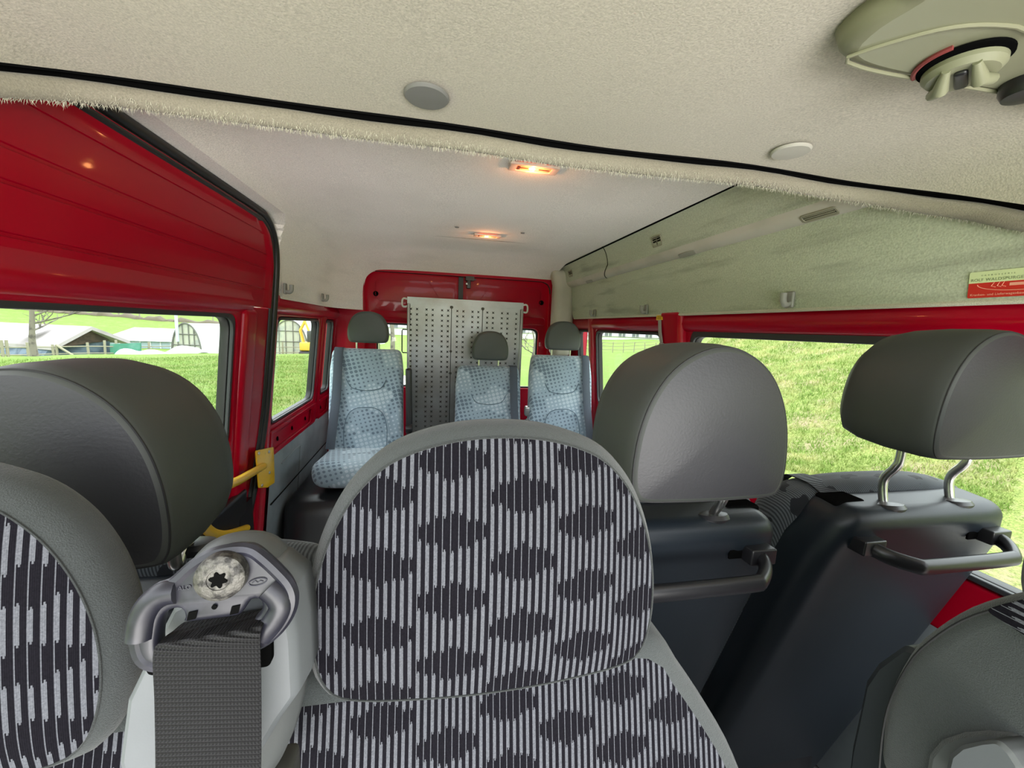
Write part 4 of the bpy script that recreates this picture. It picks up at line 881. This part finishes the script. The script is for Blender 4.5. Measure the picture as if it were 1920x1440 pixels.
# ---- the three seats at the back
def back_seat(cx, y0, tz, lab, belt, arm):
    t = thing('fabric_seat', lab, 'seat', (cx, y0, 0), 'pale blue dotted seats at the rear')
    def bfn(v):
        zz = (v.z-(tz-.62))/.62; y = v.y+.10*(v.z-tz)
        if v.y < .04: y += -.028*(abs(v.x)/.2)**3*max(0, 1-abs(zz-.40)*1.9)+.012*max(0, zz-.80)*3*(1-abs(v.x)/.2) - .010*cos((v.x)*14)*max(0, 1-abs(zz-.3)*3)
        return Vector((cx+v.x*(1-.07*max(0, (zz-.80)/.2)+.04*max(0, .6-zz)), y0+y, v.z))
    mb = MB(); mb.rbox(-.203, .203, 0, .095, tz-.62, tz, .034, n=16, fn=bfn, seg=5); br = mb.build('backrest', DOTS, t)
    for s in (-1, 1):
        mb = MB(); P = smooth_open([(s*.115, tz-.58, 0), (s*.118, tz-.46, 0), (s*.095, tz-.37, 0), (s*.05, tz-.335, 0), (0, tz-.33, 0)], 6)
        mb.tube([(cx+q.x, y0+.10*(q.y-tz)-.0145-.004*(abs(q.x)/.2), q.y) for q in P], .0022, n=6); mb.build('stitched_crease', mat('crease_blue', (.10, .15, .19), .9), br)
        mb = MB(); P = smooth_open([(s*.11, tz-.17, 0), (s*.085, tz-.215, 0), (s*.05, tz-.23, 0), (0, tz-.235, 0)], 6); mb.tube([(cx+q.x, y0+.10*(q.y-tz)-.003, q.y) for q in P], .002, n=6); mb.build('stitched_crease', mat('crease_blue', (.10, .15, .19), .9), br)
    def cfn(v):
        return Vector((cx+v.x, v.y+y0, v.z+.08*(-.10-v.y)*1+.01*(abs(v.x)/.2)**2))
    mb = MB(); mb.rbox(-.213, .210, -.40, .06, tz-.71, tz-.565, .06, n=12, fn=cfn, seg=6); mb.build('seat_cushion', DOTS, t)
    mb = MB(); mb.rbox(-.17, .17, -.30, .10, .40 if arm == 'up' else .0, tz-.70, .03, n=3, fn=lambda v: Vector((cx+v.x, y0+v.y, v.z))); mb.build('seat_base', BLACKG, t)
    ol = dome(cx+.006, tz+.038, .113, .178, 70)
    pm = pillow(ol, [(.0, .012), (.004, .004), (.012, 0), (.05, .0), (.075, .012), (.085, .03)], -.006, .004, lambda u, v, w: (u, y0+.005+w, v), nr=4)
    split_build(pm, 'headrest', VINYL_F, 'headrest_front', VINYL_F, t)
    for s in (-1, 1):
        mb = MB(); mb.tube([(cx+s*.062, y0+.045, tz+.05), (cx+s*.062, y0+.045, tz-.02)], .0055, n=8); mb.build('headrest_post', STEEL, t)
    bx = cx+belt*.150
    mb = MB(); mb.strip(smooth_open([(bx, y0+.05, tz+.002), (bx, y0+.012, tz+.004), (bx, y0-.014, tz-.03), (bx+belt*.006, y0-.052, tz-.25), (bx+belt*.020, y0-.085, tz-.42), (bx+belt*.035, y0-.10, tz-.56)], 5), (1, 0, 0), .048, .002); mb.build('belt_webbing', WEB_B, t)
    if arm == 'up':
        mb = MB(); mb.rbox(-.018, .018, -.03, .02, tz-.46, tz-.10, .014, n=6, fn=lambda v: Vector((cx+.236+v.x+.02*(tz-.1-v.z), y0-.02+v.y-.25*(tz-.1-v.z)*.3, v.z))); a_ = mb.build('armrest', BLACKG, t)
        mb = MB(); mb.lathe((cx+.243, y0-.075, tz-.45), (1, 0, 0), [(.025, -.018), (.028, -.010), (.028, .010), (.025, .018)], 20); mb.build('armrest_knuckle', BLACKG, a_)
    if arm == 'down':
        mb = MB(); mb.tube(smooth_open([(cx-.212, y0+.0, tz-.42), (cx-.212, y0-.12, tz-.43), (cx-.210, y0-.30, tz-.45)], 5), .024, n=12, flat=.8); mb.build('armrest', mat('slate_armrest', (.16, .18, .20), .4), t)
        mb = MB(); mb.rbox(-.016, .016, -.02, .02, -.03, .03, .008, n=2, fn=lambda v: Vector((cx-.214+v.x, y0-.005+v.y, tz-.35+v.z))); mb.build('recliner_cover', STEEL, t)
    return t
back_seat(-.372, 2.42, 1.118, 'pale blue dotted fabric seat beside the left windows, left of the metal ramp', -1, 'up')
back_seat(.345, 2.44, 1.034, 'lower pale blue dotted fabric seat standing right in front of the metal ramp', 1, None)
back_seat(.800, 2.40, 1.113, 'pale blue dotted fabric seat by the right rear window, right of the metal ramp', 1, 'down')
wa = MB(); wa.rbox(-.73, -.20, 2.02, 2.92, -.05, .395, .09, n=8, fn=lambda v: Vector((v.x+.08*max(0, .4-v.z), v.y-.35*max(0, .36-v.z)*(1 if v.y < 2.4 else 0), v.z)), seg=6)
label(wa.build('wheel_arch_cover', mat('glossy_black_moulding', (.014, .015, .017), .3)), 'glossy black moulded wheel arch under the left rear seat', 'wheel arch')

# ================================================================== WHEELCHAIR RAMP
rp = thing('wheelchair_ramp', 'folded aluminium wheelchair ramp with star shaped grip studs standing upright at the rear', 'ramp', (.22, 2.75, 0))
RX0, RX1, RZ = -.168, .612, 1.449
def rs(z): return 1-.0*(z)
def rf(u, v, w): return (u, 2.765-w+.0*v, v)
studs = MB(); cols = []
pairs = [(-.145+k*.1015, -.105+k*.1015) for k in range(8)]
cols = [c for p_ in pairs for c in p_]
for half, (xa, xb) in (('a', (RX0+.02, .118)), ('b', (.122, RX1-.02))):
    pn = MB(); pn.box(xa, xb, 2.758, 2.770, .03, 1.405)
    pn = plate('ramp_panel', rr(xa, xb, .03, 1.404, .003), [], .010, rf, ALU, rp)
    st = MB()
    for x in cols:
        if not xa < x < xb: continue
        for r_ in range(39):
            z = 1.372-r_*.0345
            if z < .05: break
            V = [(x+(.0125 if k % 2 == 0 else .0042)*cos(pi/4*k+pi/4), 2.7545, z+(.0125 if k % 2 == 0 else .0042)*sin(pi/4*k+pi/4)) for k in range(8)]
            V.append((x, 2.7475, z)); st.add(V, [(k, (k+1) % 8, 8) for k in range(8)])
    # the studs are pressed out of the panel: joined into its mesh
    bm = bmesh.new(); bm.from_mesh(pn.data); off = len(bm.verts)
    R_ = ROOTINV[rp.name]; vs = [bm.verts.new(R_ @ Vector(v)) for v in st.v]
    for f in st.f:
        nf = bm.faces.new([vs[i] for i in f]); nf.material_index = 1  # star faces take the dark metal, shading put into the colour
    bm.to_mesh(pn.data); bm.free(); pn.data.materials.append(ALU_D)
mb = MB(); mb.box(RX0, RX1, 2.750, 2.785, 1.404, RZ)
for k in range(6): mb.box(RX0+.002, RX1-.002, 2.7465, 2.752, 1.409+k*.0068, 1.4122+k*.0068)
mb.build('ribbed_top_rail', ALU, rp, smooth=False)
for x in (RX0, RX1-.018):
    mb = MB(); mb.rbox(x, x+.018, 2.742, 2.795, .0, 1.405, .003, n=1); mb.build('side_rail', ALU, rp)
for (x, z0, z1) in ((.120, .05, 1.395), (.330, 1.20, 1.395)):
    mb = MB(); mb.box(x-.002, x+.002, 2.7525, 2.756, z0, z1); mb.build('panel_groove', HOLE, rp, smooth=False)
    mb = MB(); mb.lathe((x, 2.7535, z1), (0, -1, 0), [(.011, 0), (.011, .003), (.005, .004)], 14); mb.build('rivet', ALU_D, rp)
mb = MB()
for x in (.120,): 
    for z in (1.10, .95, .5): mb.lathe((x, 2.7535, z), (0, -1, 0), [(.009, 0), (.009, .003), (.005, .004)], 14)
mb.build('hinge_knuckles', ALU_D, rp)
for s, x in ((-1, RX0), (1, RX1)):
    mb = MB(); mb.tube(smooth_open([(x, 2.765, 1.435), (x+s*.022, 2.765, 1.438), (x+s*.032, 2.765, 1.425), (x+s*.032, 2.765, 1.395), (x+s*.022, 2.765, 1.385), (x, 2.765, 1.388)], 4), .006, n=8); mb.build('lifting_ring', WHITE, rp)
mb = MB(); mb.tube([(RX0, 2.79, 1.235), (RX0-.03, 2.79, 1.235), (RX0-.035, 2.79, 1.225), (RX0-.035, 2.79, 1.09), (RX0-.03, 2.79, 1.08), (RX0, 2.79, 1.08)], .004, n=8); mb.build('side_bracket', BLACKG, rp)
#@@OUT
# ================================================================== OUTSIDE
def sm(a, b, x): t = min(1, max(0, (x-a)/(b-a))); return t*t*(3-2*t)
def terrain(x, y):
    r = math.hypot(x, y); a = math.atan2(x, y)
    h = -.60-.62*sm(7, 30, r)*(1-sm(.45, .6, a))
    left = 1-sm(-.25, -.1, a)
    h += left*(-.8*sm(33, 40, r)+9.0*sm(52, 130, r)**1.2+18*sm(120, 260, r))
    h += (1-left)*(1-sm(.5, .62, a))*(2.0*sm(60, 100, r)+16*sm(110, 240, r))
    w = sm(.555, .70, a)*(1-sm(2.4, 2.8, a))
    h += w*(.34*max(0, x-5.2)*sm(4.8, 8, x) if x < 22 else 5.7)
    h += .05*sin(x*.9)*cos(y*.7)*sm(4, 9, r)
    return h
def ground_part(name, m, a0, a1, na):
    mb = MB(); R = [2.2*1.075**k for k in range(68)]
    mb.grid(lambda u, v: (R[int(round(u*67))]*sin(a0+(a1-a0)*v), R[int(round(u*67))]*cos(a0+(a1-a0)*v), terrain(R[int(round(u*67))]*sin(a0+(a1-a0)*v), R[int(round(u*67))]*cos(a0+(a1-a0)*v))), 67, na)
    return structure(mb.build(name, m, keep_origin=True))
ground_part('ground', GRASS, -pi, .56, 190); ground_part('bank', BANK, .56, pi, 140)
gv = MB()
def gf(u, v):
    y = -9+24*v; x = -2.7+.2*sin(y*1.3)+(7.5+.25*sin(y*2.1+1)+.18*sin(y*5.3))*u*(1-.25*sm(5, 15, y)); return (x, y, max(terrain(x, y), -.60)+.012-.05*sm(.93, 1, u)-.05*sm(.96, 1, 1-u))
gv.grid(gf, 40, 90); structure(gv.build('gravel_track', GRAVEL, keep_origin=True))

def gz(px, py, Y): return at(px, py, Y=Y)
WHITEW = mat('white_sheeting', (.66, .68, .70), .7, var=(.3, (.45, .48, .52), .5, .8)); ROOFP = mat('pale_weathered_roof', (.36, .32, .32), .9, var=(.6, (.24, .21, .21), .45, .7))
WOODB = mat('brown_planks', (.10, .065, .055), .9, var=(4, (.06, .04, .035), .4, .6)); TARPB = mat('blue_grey_store', (.12, .16, .21), .8, var=(1.5, (.04, .06, .09), .4, .6))
NETG = mat('green_netting', (.05, .20, .13), .8, var=(1.2, (.16, .30, .26), .5, .7)); PANEL = mat('cream_panels', (.42, .42, .33), .8, var=(.8, (.30, .32, .28), .5, .6))
POST = mat('weathered_post', (.26, .24, .17), .9); BARK = mat('pale_bark', (.17, .15, .12), .9, var=(3, (.08, .07, .06), .5, .6)); MACH = mat('machine_yellow', (.62, .40, .05), .5)
def drop(p, extra=.25): return Vector((p.x, p.y, terrain(p.x, p.y)-extra))

# barn with a brown gable
bn = thing('barn', 'low barn with wide pale roof and brown plank gable beyond the field fence', 'barn', tuple(drop(gz(165, 640, 34))))
A = gz(168, 611, 34); Lp = gz(96, 646, 33); Rp = gz(203, 630, 35); ex = (gz(-20, 603, 40)-A)*1.35
thick = Vector((0, 0, .25))
mb = MB(); ov = (A-Lp)*.0+Vector((.5, -.4, -.05))
P = [A+ov*.6, Lp+ov*.6-Vector((0, 0, .1)), Lp+ex, A+ex]; mb.add(P+[p_-thick for p_ in P], [(0, 1, 2, 3), (7, 6, 5, 4), (0, 4, 5, 1), (1, 5, 6, 2), (2, 6, 7, 3), (3, 7, 4, 0)])
P = [A+ov*.6, Rp+ov*.6+Vector((1.2, 0, -.25)), Rp+ex, A+ex]; mb.add(P+[p_-thick for p_ in P], [(0, 1, 2, 3), (7, 6, 5, 4), (0, 4, 5, 1), (1, 5, 6, 2), (2, 6, 7, 3), (3, 7, 4, 0)]); mb.build('roof', ROOFP, bn, smooth=False)
def slab(pts, back): 
    mb = MB(); n = len(pts); mb.add(pts+[p_+back for p_ in pts], [tuple(range(n)), tuple(range(2*n-1, n-1, -1))]+[(k, (k+1) % n, n+(k+1) % n, n+k) for k in range(n)]); return mb
g0 = gz(110, 646, 33.3); g1 = gz(198, 641, 34.9); ex2 = ex*.98
slab([A-Vector((0, 0, .3)), Lp+Vector((.3, 0, -.25)), g0, g1, Rp-Vector((0, 0, .3))], ex2).build('plank_gable', WOODB, bn, smooth=False)
lo0 = drop(gz(72, 658, 33)); lo1 = drop(gz(206, 658, 35.0)); slab([gz(98, 645, 33.4), Vector((lo0.x, lo0.y, lo0.z)), lo1, gz(206, 640, 35.0)], ex2*.97).build('open_store', TARPB, bn, smooth=False)
slab([gz(12, 628, 34.4), gz(60, 628, 34.2), gz(90, 618, 34.9), gz(40, 618, 35.1)], Vector((0, .1, .12))).build('roof_sheet', WHITEW, bn, smooth=False)
# long low greenhouse behind
def shed(name, lab, cat, px0, py0, px1, py1, Y, depth, wallm, roofm, roofh, grp=None):
    p0 = gz(px0, py1, Y); p1 = gz(px1, py1, Y); zt = gz((px0+px1)/2, py0, Y).z; ze = zt-roofh; b0 = drop(p0); b1 = drop(p1); zb = min(b0.z, b1.z)
    t = thing(name, lab, cat, (p0.x, p0.y, zb), grp); bk = Vector((0, depth, 0))
    slab([Vector((p0.x, p0.y, zb)), Vector((p1.x, p1.y, zb)), Vector((p1.x, p1.y, ze)), Vector((p0.x, p0.y, ze))], bk).build('walls', wallm, t, smooth=False)
    mb = MB(); e = .3; x0, x1, y0 = p0.x-e, p1.x+e, min(p0.y, p1.y)-e; y1 = y0+depth+2*e; ym = (y0+y1)/2
    mb.add([(x0, y0, ze), (x1, y0, ze), (x1, ym, zt), (x0, ym, zt), (x0, y1, ze), (x1, y1, ze)], [(0, 1, 2, 3), (3, 2, 5, 4), (0, 3, 4), (1, 5, 2), (0, 4, 5, 1)]); mb.build('roof', roofm, t, smooth=False)
    return t, p0, p1, zb, ze
t_, p0, p1, zb, ze = shed('greenhouse', 'long low white greenhouse between the brown barn and the arched tunnel', 'greenhouse', 196, 617, 330, 650, 44, 9, mat('pale_blue_glass', (.34, .42, .47), .5), WHITEW, 1.1)
for k in range(7):
    x = p0.x+(p1.x-p0.x)*(k+.5)/7; mb = MB(); mb.box(x-.05, x+.05, p0.y-.06, p0.y, zb, ze); mb.build('glazing_bar', WHITEW, t_, smooth=False)
nt = slab([gz(206, 645, 33.0), drop(gz(206, 662, 33.0), 0), drop(gz(262, 660, 33.0), 0), gz(262, 643, 33.0)], Vector((0, .15, 0))).build('green_netting', NETG, smooth=False)
label(nt, 'strip of green netting stretched in front of the barn and greenhouse', 'netting')
# arched tunnels
def tunnel(lab, pxa, pxb, pyt, pyb, Y, exv, pole):
    a = gz(pxa, pyb, Y); b = gz(pxb, pyb, Y); top = gz((pxa+pxb)/2, pyt, Y).z; zb_ = min(terrain(a.x, a.y), terrain(b.x, b.y))-.3
    c = (a+b)/2; hw = (b.x-a.x)/2; t = thing('polytunnel', lab, 'greenhouse', (c.x, c.y, zb_), 'arched plastic tunnels across the field')
    H = top-zb_; arc = [(c.x-hw*cos(pi*k/18), zb_+H*sin(pi*k/18)**.75) for k in range(19)]
    mb = MB(); mb.grid(lambda u, v: (arc[int(round(u*18))][0]+exv[0]*v, Y+exv[1]*v, arc[int(round(u*18))][1]), 18, 6)
    mb.build('plastic_cover', WHITEW, t)
    mb = MB(); P = [Vector((q[0], Y+.02, q[1])) for q in arc]; mb.add(P+[p_+Vector((0, .1, 0)) for p_ in P], [tuple(range(19)), tuple(range(37, 18, -1))]+[(k, k+1, 20+k, 19+k) for k in range(18)]); mb.build('end_wall', PANEL, t, smooth=False)
    mb = MB(); mb.tube([(q[0], Y-.03, q[1]) for q in arc], .06, n=6)
    for f in (-.55, -.2, .2, .55):
        x = c.x+hw*f; zt = zb_+H*sin(math.acos(-f))**.75; mb.tube([(x, Y-.03, zb_), (x, Y-.03, zt)], .035, n=5)
    for f in (.45, .72): mb.tube([(c.x-hw*math.sqrt(max(0, 1-f**2.6))*.98, Y-.03, zb_+H*f), (c.x+hw*math.sqrt(max(0, 1-f**2.6))*.98, Y-.03, zb_+H*f)], .035, n=5)
    mb.build('end_frame', mat('grey_frame', (.12, .12, .10), .7), t)
    if pole:
        q = gz(pole, 625, Y-.6); mb = MB(); mb.tube([(q.x, Y-.4, q.z-.6), (q.x, Y-.4, gz(pole, 589, Y-.4).z)], .10, n=8); mb.build('flue_pipe', mat('pale_blue_pipe', (.42, .50, .53), .5), t)
tunnel('arched plastic tunnel with cream end wall and pale flue pipe, right of the barn', 322, 378, 606, 652, 34, (4.5, 14), 329)
tunnel('arched plastic tunnel with framed cream end wall seen through the first fixed left window', 508, 578, 600, 646, 40, (5.5, 12), None)
# white covered heap
hp = MB()
def hpf(u, v):
    px = 218+(378-218)*u; q = gz(px, 658, 31.6); w = pi*v; z0 = terrain(q.x, q.y); hgt = .62*(.65+.35*sin(u*14)*cos(u*5))*min(1, 12*u, 12*(1-u))+.15
    return (q.x, q.y-.9*cos(w), z0-.05+hgt*sin(w))
hp.grid(hpf, 50, 10); label(hp.build('covered_heap', WHITEW), 'long low heap under white sheeting lying behind the field fence', 'heap')
# field fence
def fence(lab, pxs, Y0, Y1, h, post_w, rails, doubled=()):
    q0 = gz(pxs[0], 640, Y0); t = thing('field_fence', lab, 'fence', (q0.x, q0.y, terrain(q0.x, q0.y))); tops = []
    for i, px in enumerate(pxs):
        Y = Y0+(Y1-Y0)*(px-pxs[0])/(pxs[-1]-pxs[0]); q = gz(px, 640, Y); z = terrain(q.x, q.y); hh = h*(1+.15*sin(i*7.3))
        mb = MB(); mb.tube([(q.x, q.y, z-.2), (q.x+.03*sin(i*3), q.y, z+hh)], post_w, n=8); mb.build('post', POST, t); tops.append(Vector((q.x, q.y, z)))
    for f in rails:
        mb = MB(); mb.tube([p_+Vector((0, -.05, h*f)) for p_ in tops], .035, n=5); mb.build('rail', POST, t)
    for px in doubled:
        Y = Y0+(Y1-Y0)*(px-pxs[0])/(pxs[-1]-pxs[0]); q = gz(px, 640, Y); z = terrain(q.x, q.y); mb = MB(); mb.tube([(q.x, q.y, z+h*.85), (q.x+1.3, q.y, z)], .07, n=6); mb.build('brace', POST, t)
fence('wooden post and rail fence along the far edge of the grass field on the left', [-30, 2, 12, 50, 98, 104, 164, 195, 218, 278, 325, 366, 414, 470, 530, 580, 625], 29, 40, 1.15, .07, (.35, .75), (104,))
DIST = True
# bare trees
def tree(name, lab, base, H, seed, tilt=(0, 0), n0=7, r0=.11, grp=None, th=.15):
    rnd = random.Random(seed); t = thing(name, lab, 'tree', (base.x, base.y, base.z-.1), grp); tr = MB(); br = MB()
    tp = [base+Vector((tilt[0]*k/6+.06*sin(k*1.7+seed), tilt[1]*k/6, H*k/6-.1)) for k in range(7)]
    tr.tube(smooth_open(tp, 3), r0, n=9, rs=[r0*(1-.85*k/18)+.01 for k in range(19)]); tr.build('trunk', BARK, t)
    def grow(p, d, L, r, lv):
        pts = [p]; q = p
        for k in range(4):
            d = (d+Vector((rnd.uniform(-.25, .25), rnd.uniform(-.25, .25), rnd.uniform(-.05, .22)))).normalized(); q = q+d*L/4; pts.append(q)
        br.tube(pts, r, n=5, rs=[r*(1-.2*k)+.003 for k in range(5)], cap=False)
        if lv > 0:
            for k in range(3+(lv > 1)):
                i = rnd.choice((1, 2, 3, 4)); dd = (d+Vector((rnd.uniform(-1, 1), rnd.uniform(-1, 1), rnd.uniform(-.2, .8)))*.8).normalized(); grow(pts[i], dd, L*rnd.uniform(.45, .65), r*.55, lv-1)
    for k in range(n0):
        f = .28+.68*k/n0; p = base+Vector((tilt[0]*f, tilt[1]*f, H*f-.1)); a = rnd.uniform(0, 2*pi)
        grow(p, Vector((cos(a), sin(a), rnd.uniform(.2, .7))).normalized(), H*rnd.uniform(.28, .42)*(1.15-f*.6), r0*.45*(1.2-f), 2)
    br.build('branches', BARK, t)
b = drop(gz(66, 672, 26.5), 0); tree('bare_tree', 'bare tree in front of the barn roof at the far left of the door window', b, 5.2, 3, (.1, 0), 9, .15)
b = drop(gz(998, 690, 17), 0); tree('bare_tree', 'small bare tree seen through the right rear door window', b, 2.6, 8, (0, 0), 7, .07)
b = drop(gz(734, 655, 26), 0); tree('birch_tree', 'pale tree trunk seen through the left rear door window beside the ramp', b, 6.5, 12, (.1, 0), 5, .16)
# excavator
e = gz(582, 640, 36.0); ez = terrain(e.x, e.y); xc = thing('excavator', 'small yellow excavator parked right of the framed tunnel', 'excavator', (e.x, e.y, ez))
mb = MB(); mb.rbox(e.x-.7, e.x+1.0, e.y-.6, e.y+1, ez+.55, ez+1.25, .12, n=2); mb.build('body', MACH, xc)
mb = MB(); mb.rbox(e.x-.2, e.x+.6, e.y-.3, e.y+.8, ez+1.2, ez+2.2, .1, n=2); mb.build('cab', mat('dark_cab', (.05, .05, .05), .3), xc)
mb = MB(); mb.rbox(e.x-.8, e.x+.9, e.y-.6, e.y-.2, ez-.05, ez+.55, .25, n=3); mb.rbox(e.x-.8, e.x+.9, e.y+.6, e.y+1.0, ez-.05, ez+.55, .25, n=3); mb.build('tracks', RUBBER, xc)
mb = MB(); mb.tube([(e.x-.5, e.y, ez+1.1), (e.x-.75, e.y, ez+2.2), (e.x-.35, e.y-.1, ez+2.95)], .13, n=6); mb.tube([(e.x-.35, e.y-.1, ez+2.95), (e.x+.1, e.y-.2, ez+1.8)], .10, n=6); mb.build('boom', MACH, xc)
# yellow flowering shrub, dark wood on the hill, hedge
def bush(name, lab, cat, c, rx, ry, rz_, m, seed, n=420, leaf=.12, grp=None, into=None):
    rnd = random.Random(seed); mb = into or MB()
    for k in range(n):
        a = rnd.uniform(0, 2*pi); b_ = math.acos(rnd.uniform(-.3, 1)); q = rnd.uniform(.6, 1)
        p = Vector((c.x+rx*q*cos(a)*sin(b_), c.y+ry*q*sin(a)*sin(b_), c.z+rz_*(.25+q*cos(b_)*.75)))
        d = Vector((rnd.uniform(-1, 1), rnd.uniform(-1, 1), rnd.uniform(-1, 1))).normalized()*leaf; w = d.orthogonal().normalized()*leaf*.6
        mb.add([p-d, p+w, p+d, p-w], [(0, 1, 2, 3)])
    if into: return
    return label(mb.build(name, m, smooth=False, fix=False), lab, cat, grp)
q = drop(gz(617, 640, 38), 0); bush('flowering_shrub', 'yellow flowering shrub seen through the small rear left window', 'shrub', q, .7, .7, 2.0, MACH, 5)
WOODL = mat('dark_conifers', (.02, .045, .02), .9); HEDG = mat('brown_hedge', (.11, .09, .06), .9)
cw = MB()
for i, (px, Y) in enumerate(((350, 175), (372, 180), (395, 178), (418, 182), (440, 180), (520, 180), (545, 185), (570, 182), (595, 180))):
    q = gz(px, 600, Y); q.z = terrain(q.x, q.y); bush('w', 'w', 'tree', q, 5.5, 4, 7, WOODL, 20+i, 260, .9, None, cw)
cw = label(cw.build('conifer_wood', WOODL, smooth=False, fix=False), 'dark conifer wood on the hill crest beyond the tunnels', 'wood'); cw['kind'] = 'stuff'
def ground_hit(px, py):
    r = ray(px, py); r = r/r.y; Y = 45
    while Y < 240:
        p_ = EYE+r*Y
        if p_.z < terrain(p_.x, p_.y): return p_
        Y += .5
    return EYE+r*240
HP = [ground_hit(px, 578+.072*px+(1.5 if px > 250 else 0)) for px in range(-20, 461, 10)]
mb = MB(); mb.grid(lambda u, v: (lambda q_: (q_.x, q_.y+.8*cos(pi*v), terrain(q_.x, q_.y)-.1+.75*(.7+.3*sin(u*60)+.2*sin(u*143))*sin(pi*v)))(HP[min(int(round(u*48)), 48)]), 48, 6)
label(mb.build('hillside_hedge', HEDG), 'low brown hedge line running across the hillside above the barn', 'hedge')
# pale farm building and railing behind the van
t_, p0, p1, zb, ze = shed('farm_building', 'long pale farm building with grey roof beyond the field behind the van', 'building', 690, 606, 1300, 640, 74, 12, mat('white_render', (.62, .62, .60), .8), mat('grey_roof', (.30, .30, .31), .8), 1.8)
for k in range(22):
    x = p0.x+(p1.x-p0.x)*(k+.5)/22; mb = MB(); mb.box(x-.7, x+.7, p0.y-.12, p0.y+.02, zb+1.4, zb+2.8); w_ = mb.build('window', mat('dark_pane', (.12, .13, .14), .3), t_, smooth=False)
    mb = MB(); mb.box(x-.04, x+.04, p0.y-.16, p0.y-.1, zb+1.4, zb+2.8); mb.build('glazing_bar', WHITE, w_, smooth=False)
fence('grey metal railing at the top edge of the grass behind the right windows', [960, 985, 1010, 1040, 1075, 1105, 1130, 1150, 1170, 1190, 1210, 1230, 1255], 48, 48, 1.25, .06, (.3, .65, .98))

# standing grass blades on the near field and the bank
def blades(name, m, n, a0, a1, r0, r1, h, seed):
    rnd = random.Random(seed); mb = MB()
    for k in range(n):
        r = r0+(r1-r0)*rnd.random()**1.3; a = rnd.uniform(a0, a1); x, y = r*sin(a), r*cos(a); z = terrain(x, y); hh = h*rnd.uniform(.5, 1.3)*(.8+r*.03); w = hh*.16; b_ = rnd.uniform(0, 2*pi)
        dx, dy = cos(b_)*w, sin(b_)*w; lx, ly = rnd.uniform(-.7, .7)*hh, rnd.uniform(-.7, .7)*hh
        mb.add([(x-dx, y-dy, z-.01), (x+dx, y+dy, z-.01), (x+lx, y+ly, z+hh)], [(0, 1, 2)])
    o = mb.build(name, m, smooth=False, fix=False, keep_origin=True); o['kind'] = 'stuff'; return o
label(blades('grass_blades', BLADE, 70000, .60, 1.12, 6.8, 20, .055, 5), 'short green and straw coloured grass on the bank outside the right window', 'grass')
label(blades('grass_blades', BLADE2, 90000, -.86, -.18, 3.6, 31, .05, 6), 'short green grass covering the field outside the left windows', 'grass')

t = thing('hillside_fence', 'row of small distant posts on the hillside above the barn', 'fence', tuple(ground_hit(60, 582)))
for px in (30, 92, 150, 160, 205, 223, 262, 330, 400):
    q = ground_hit(px, 576.5+.072*px); mb = MB(); mb.tube([(q.x, q.y, q.z-.2), (q.x, q.y, q.z+1.3)], .10, n=6); mb.build('post', POST, t)
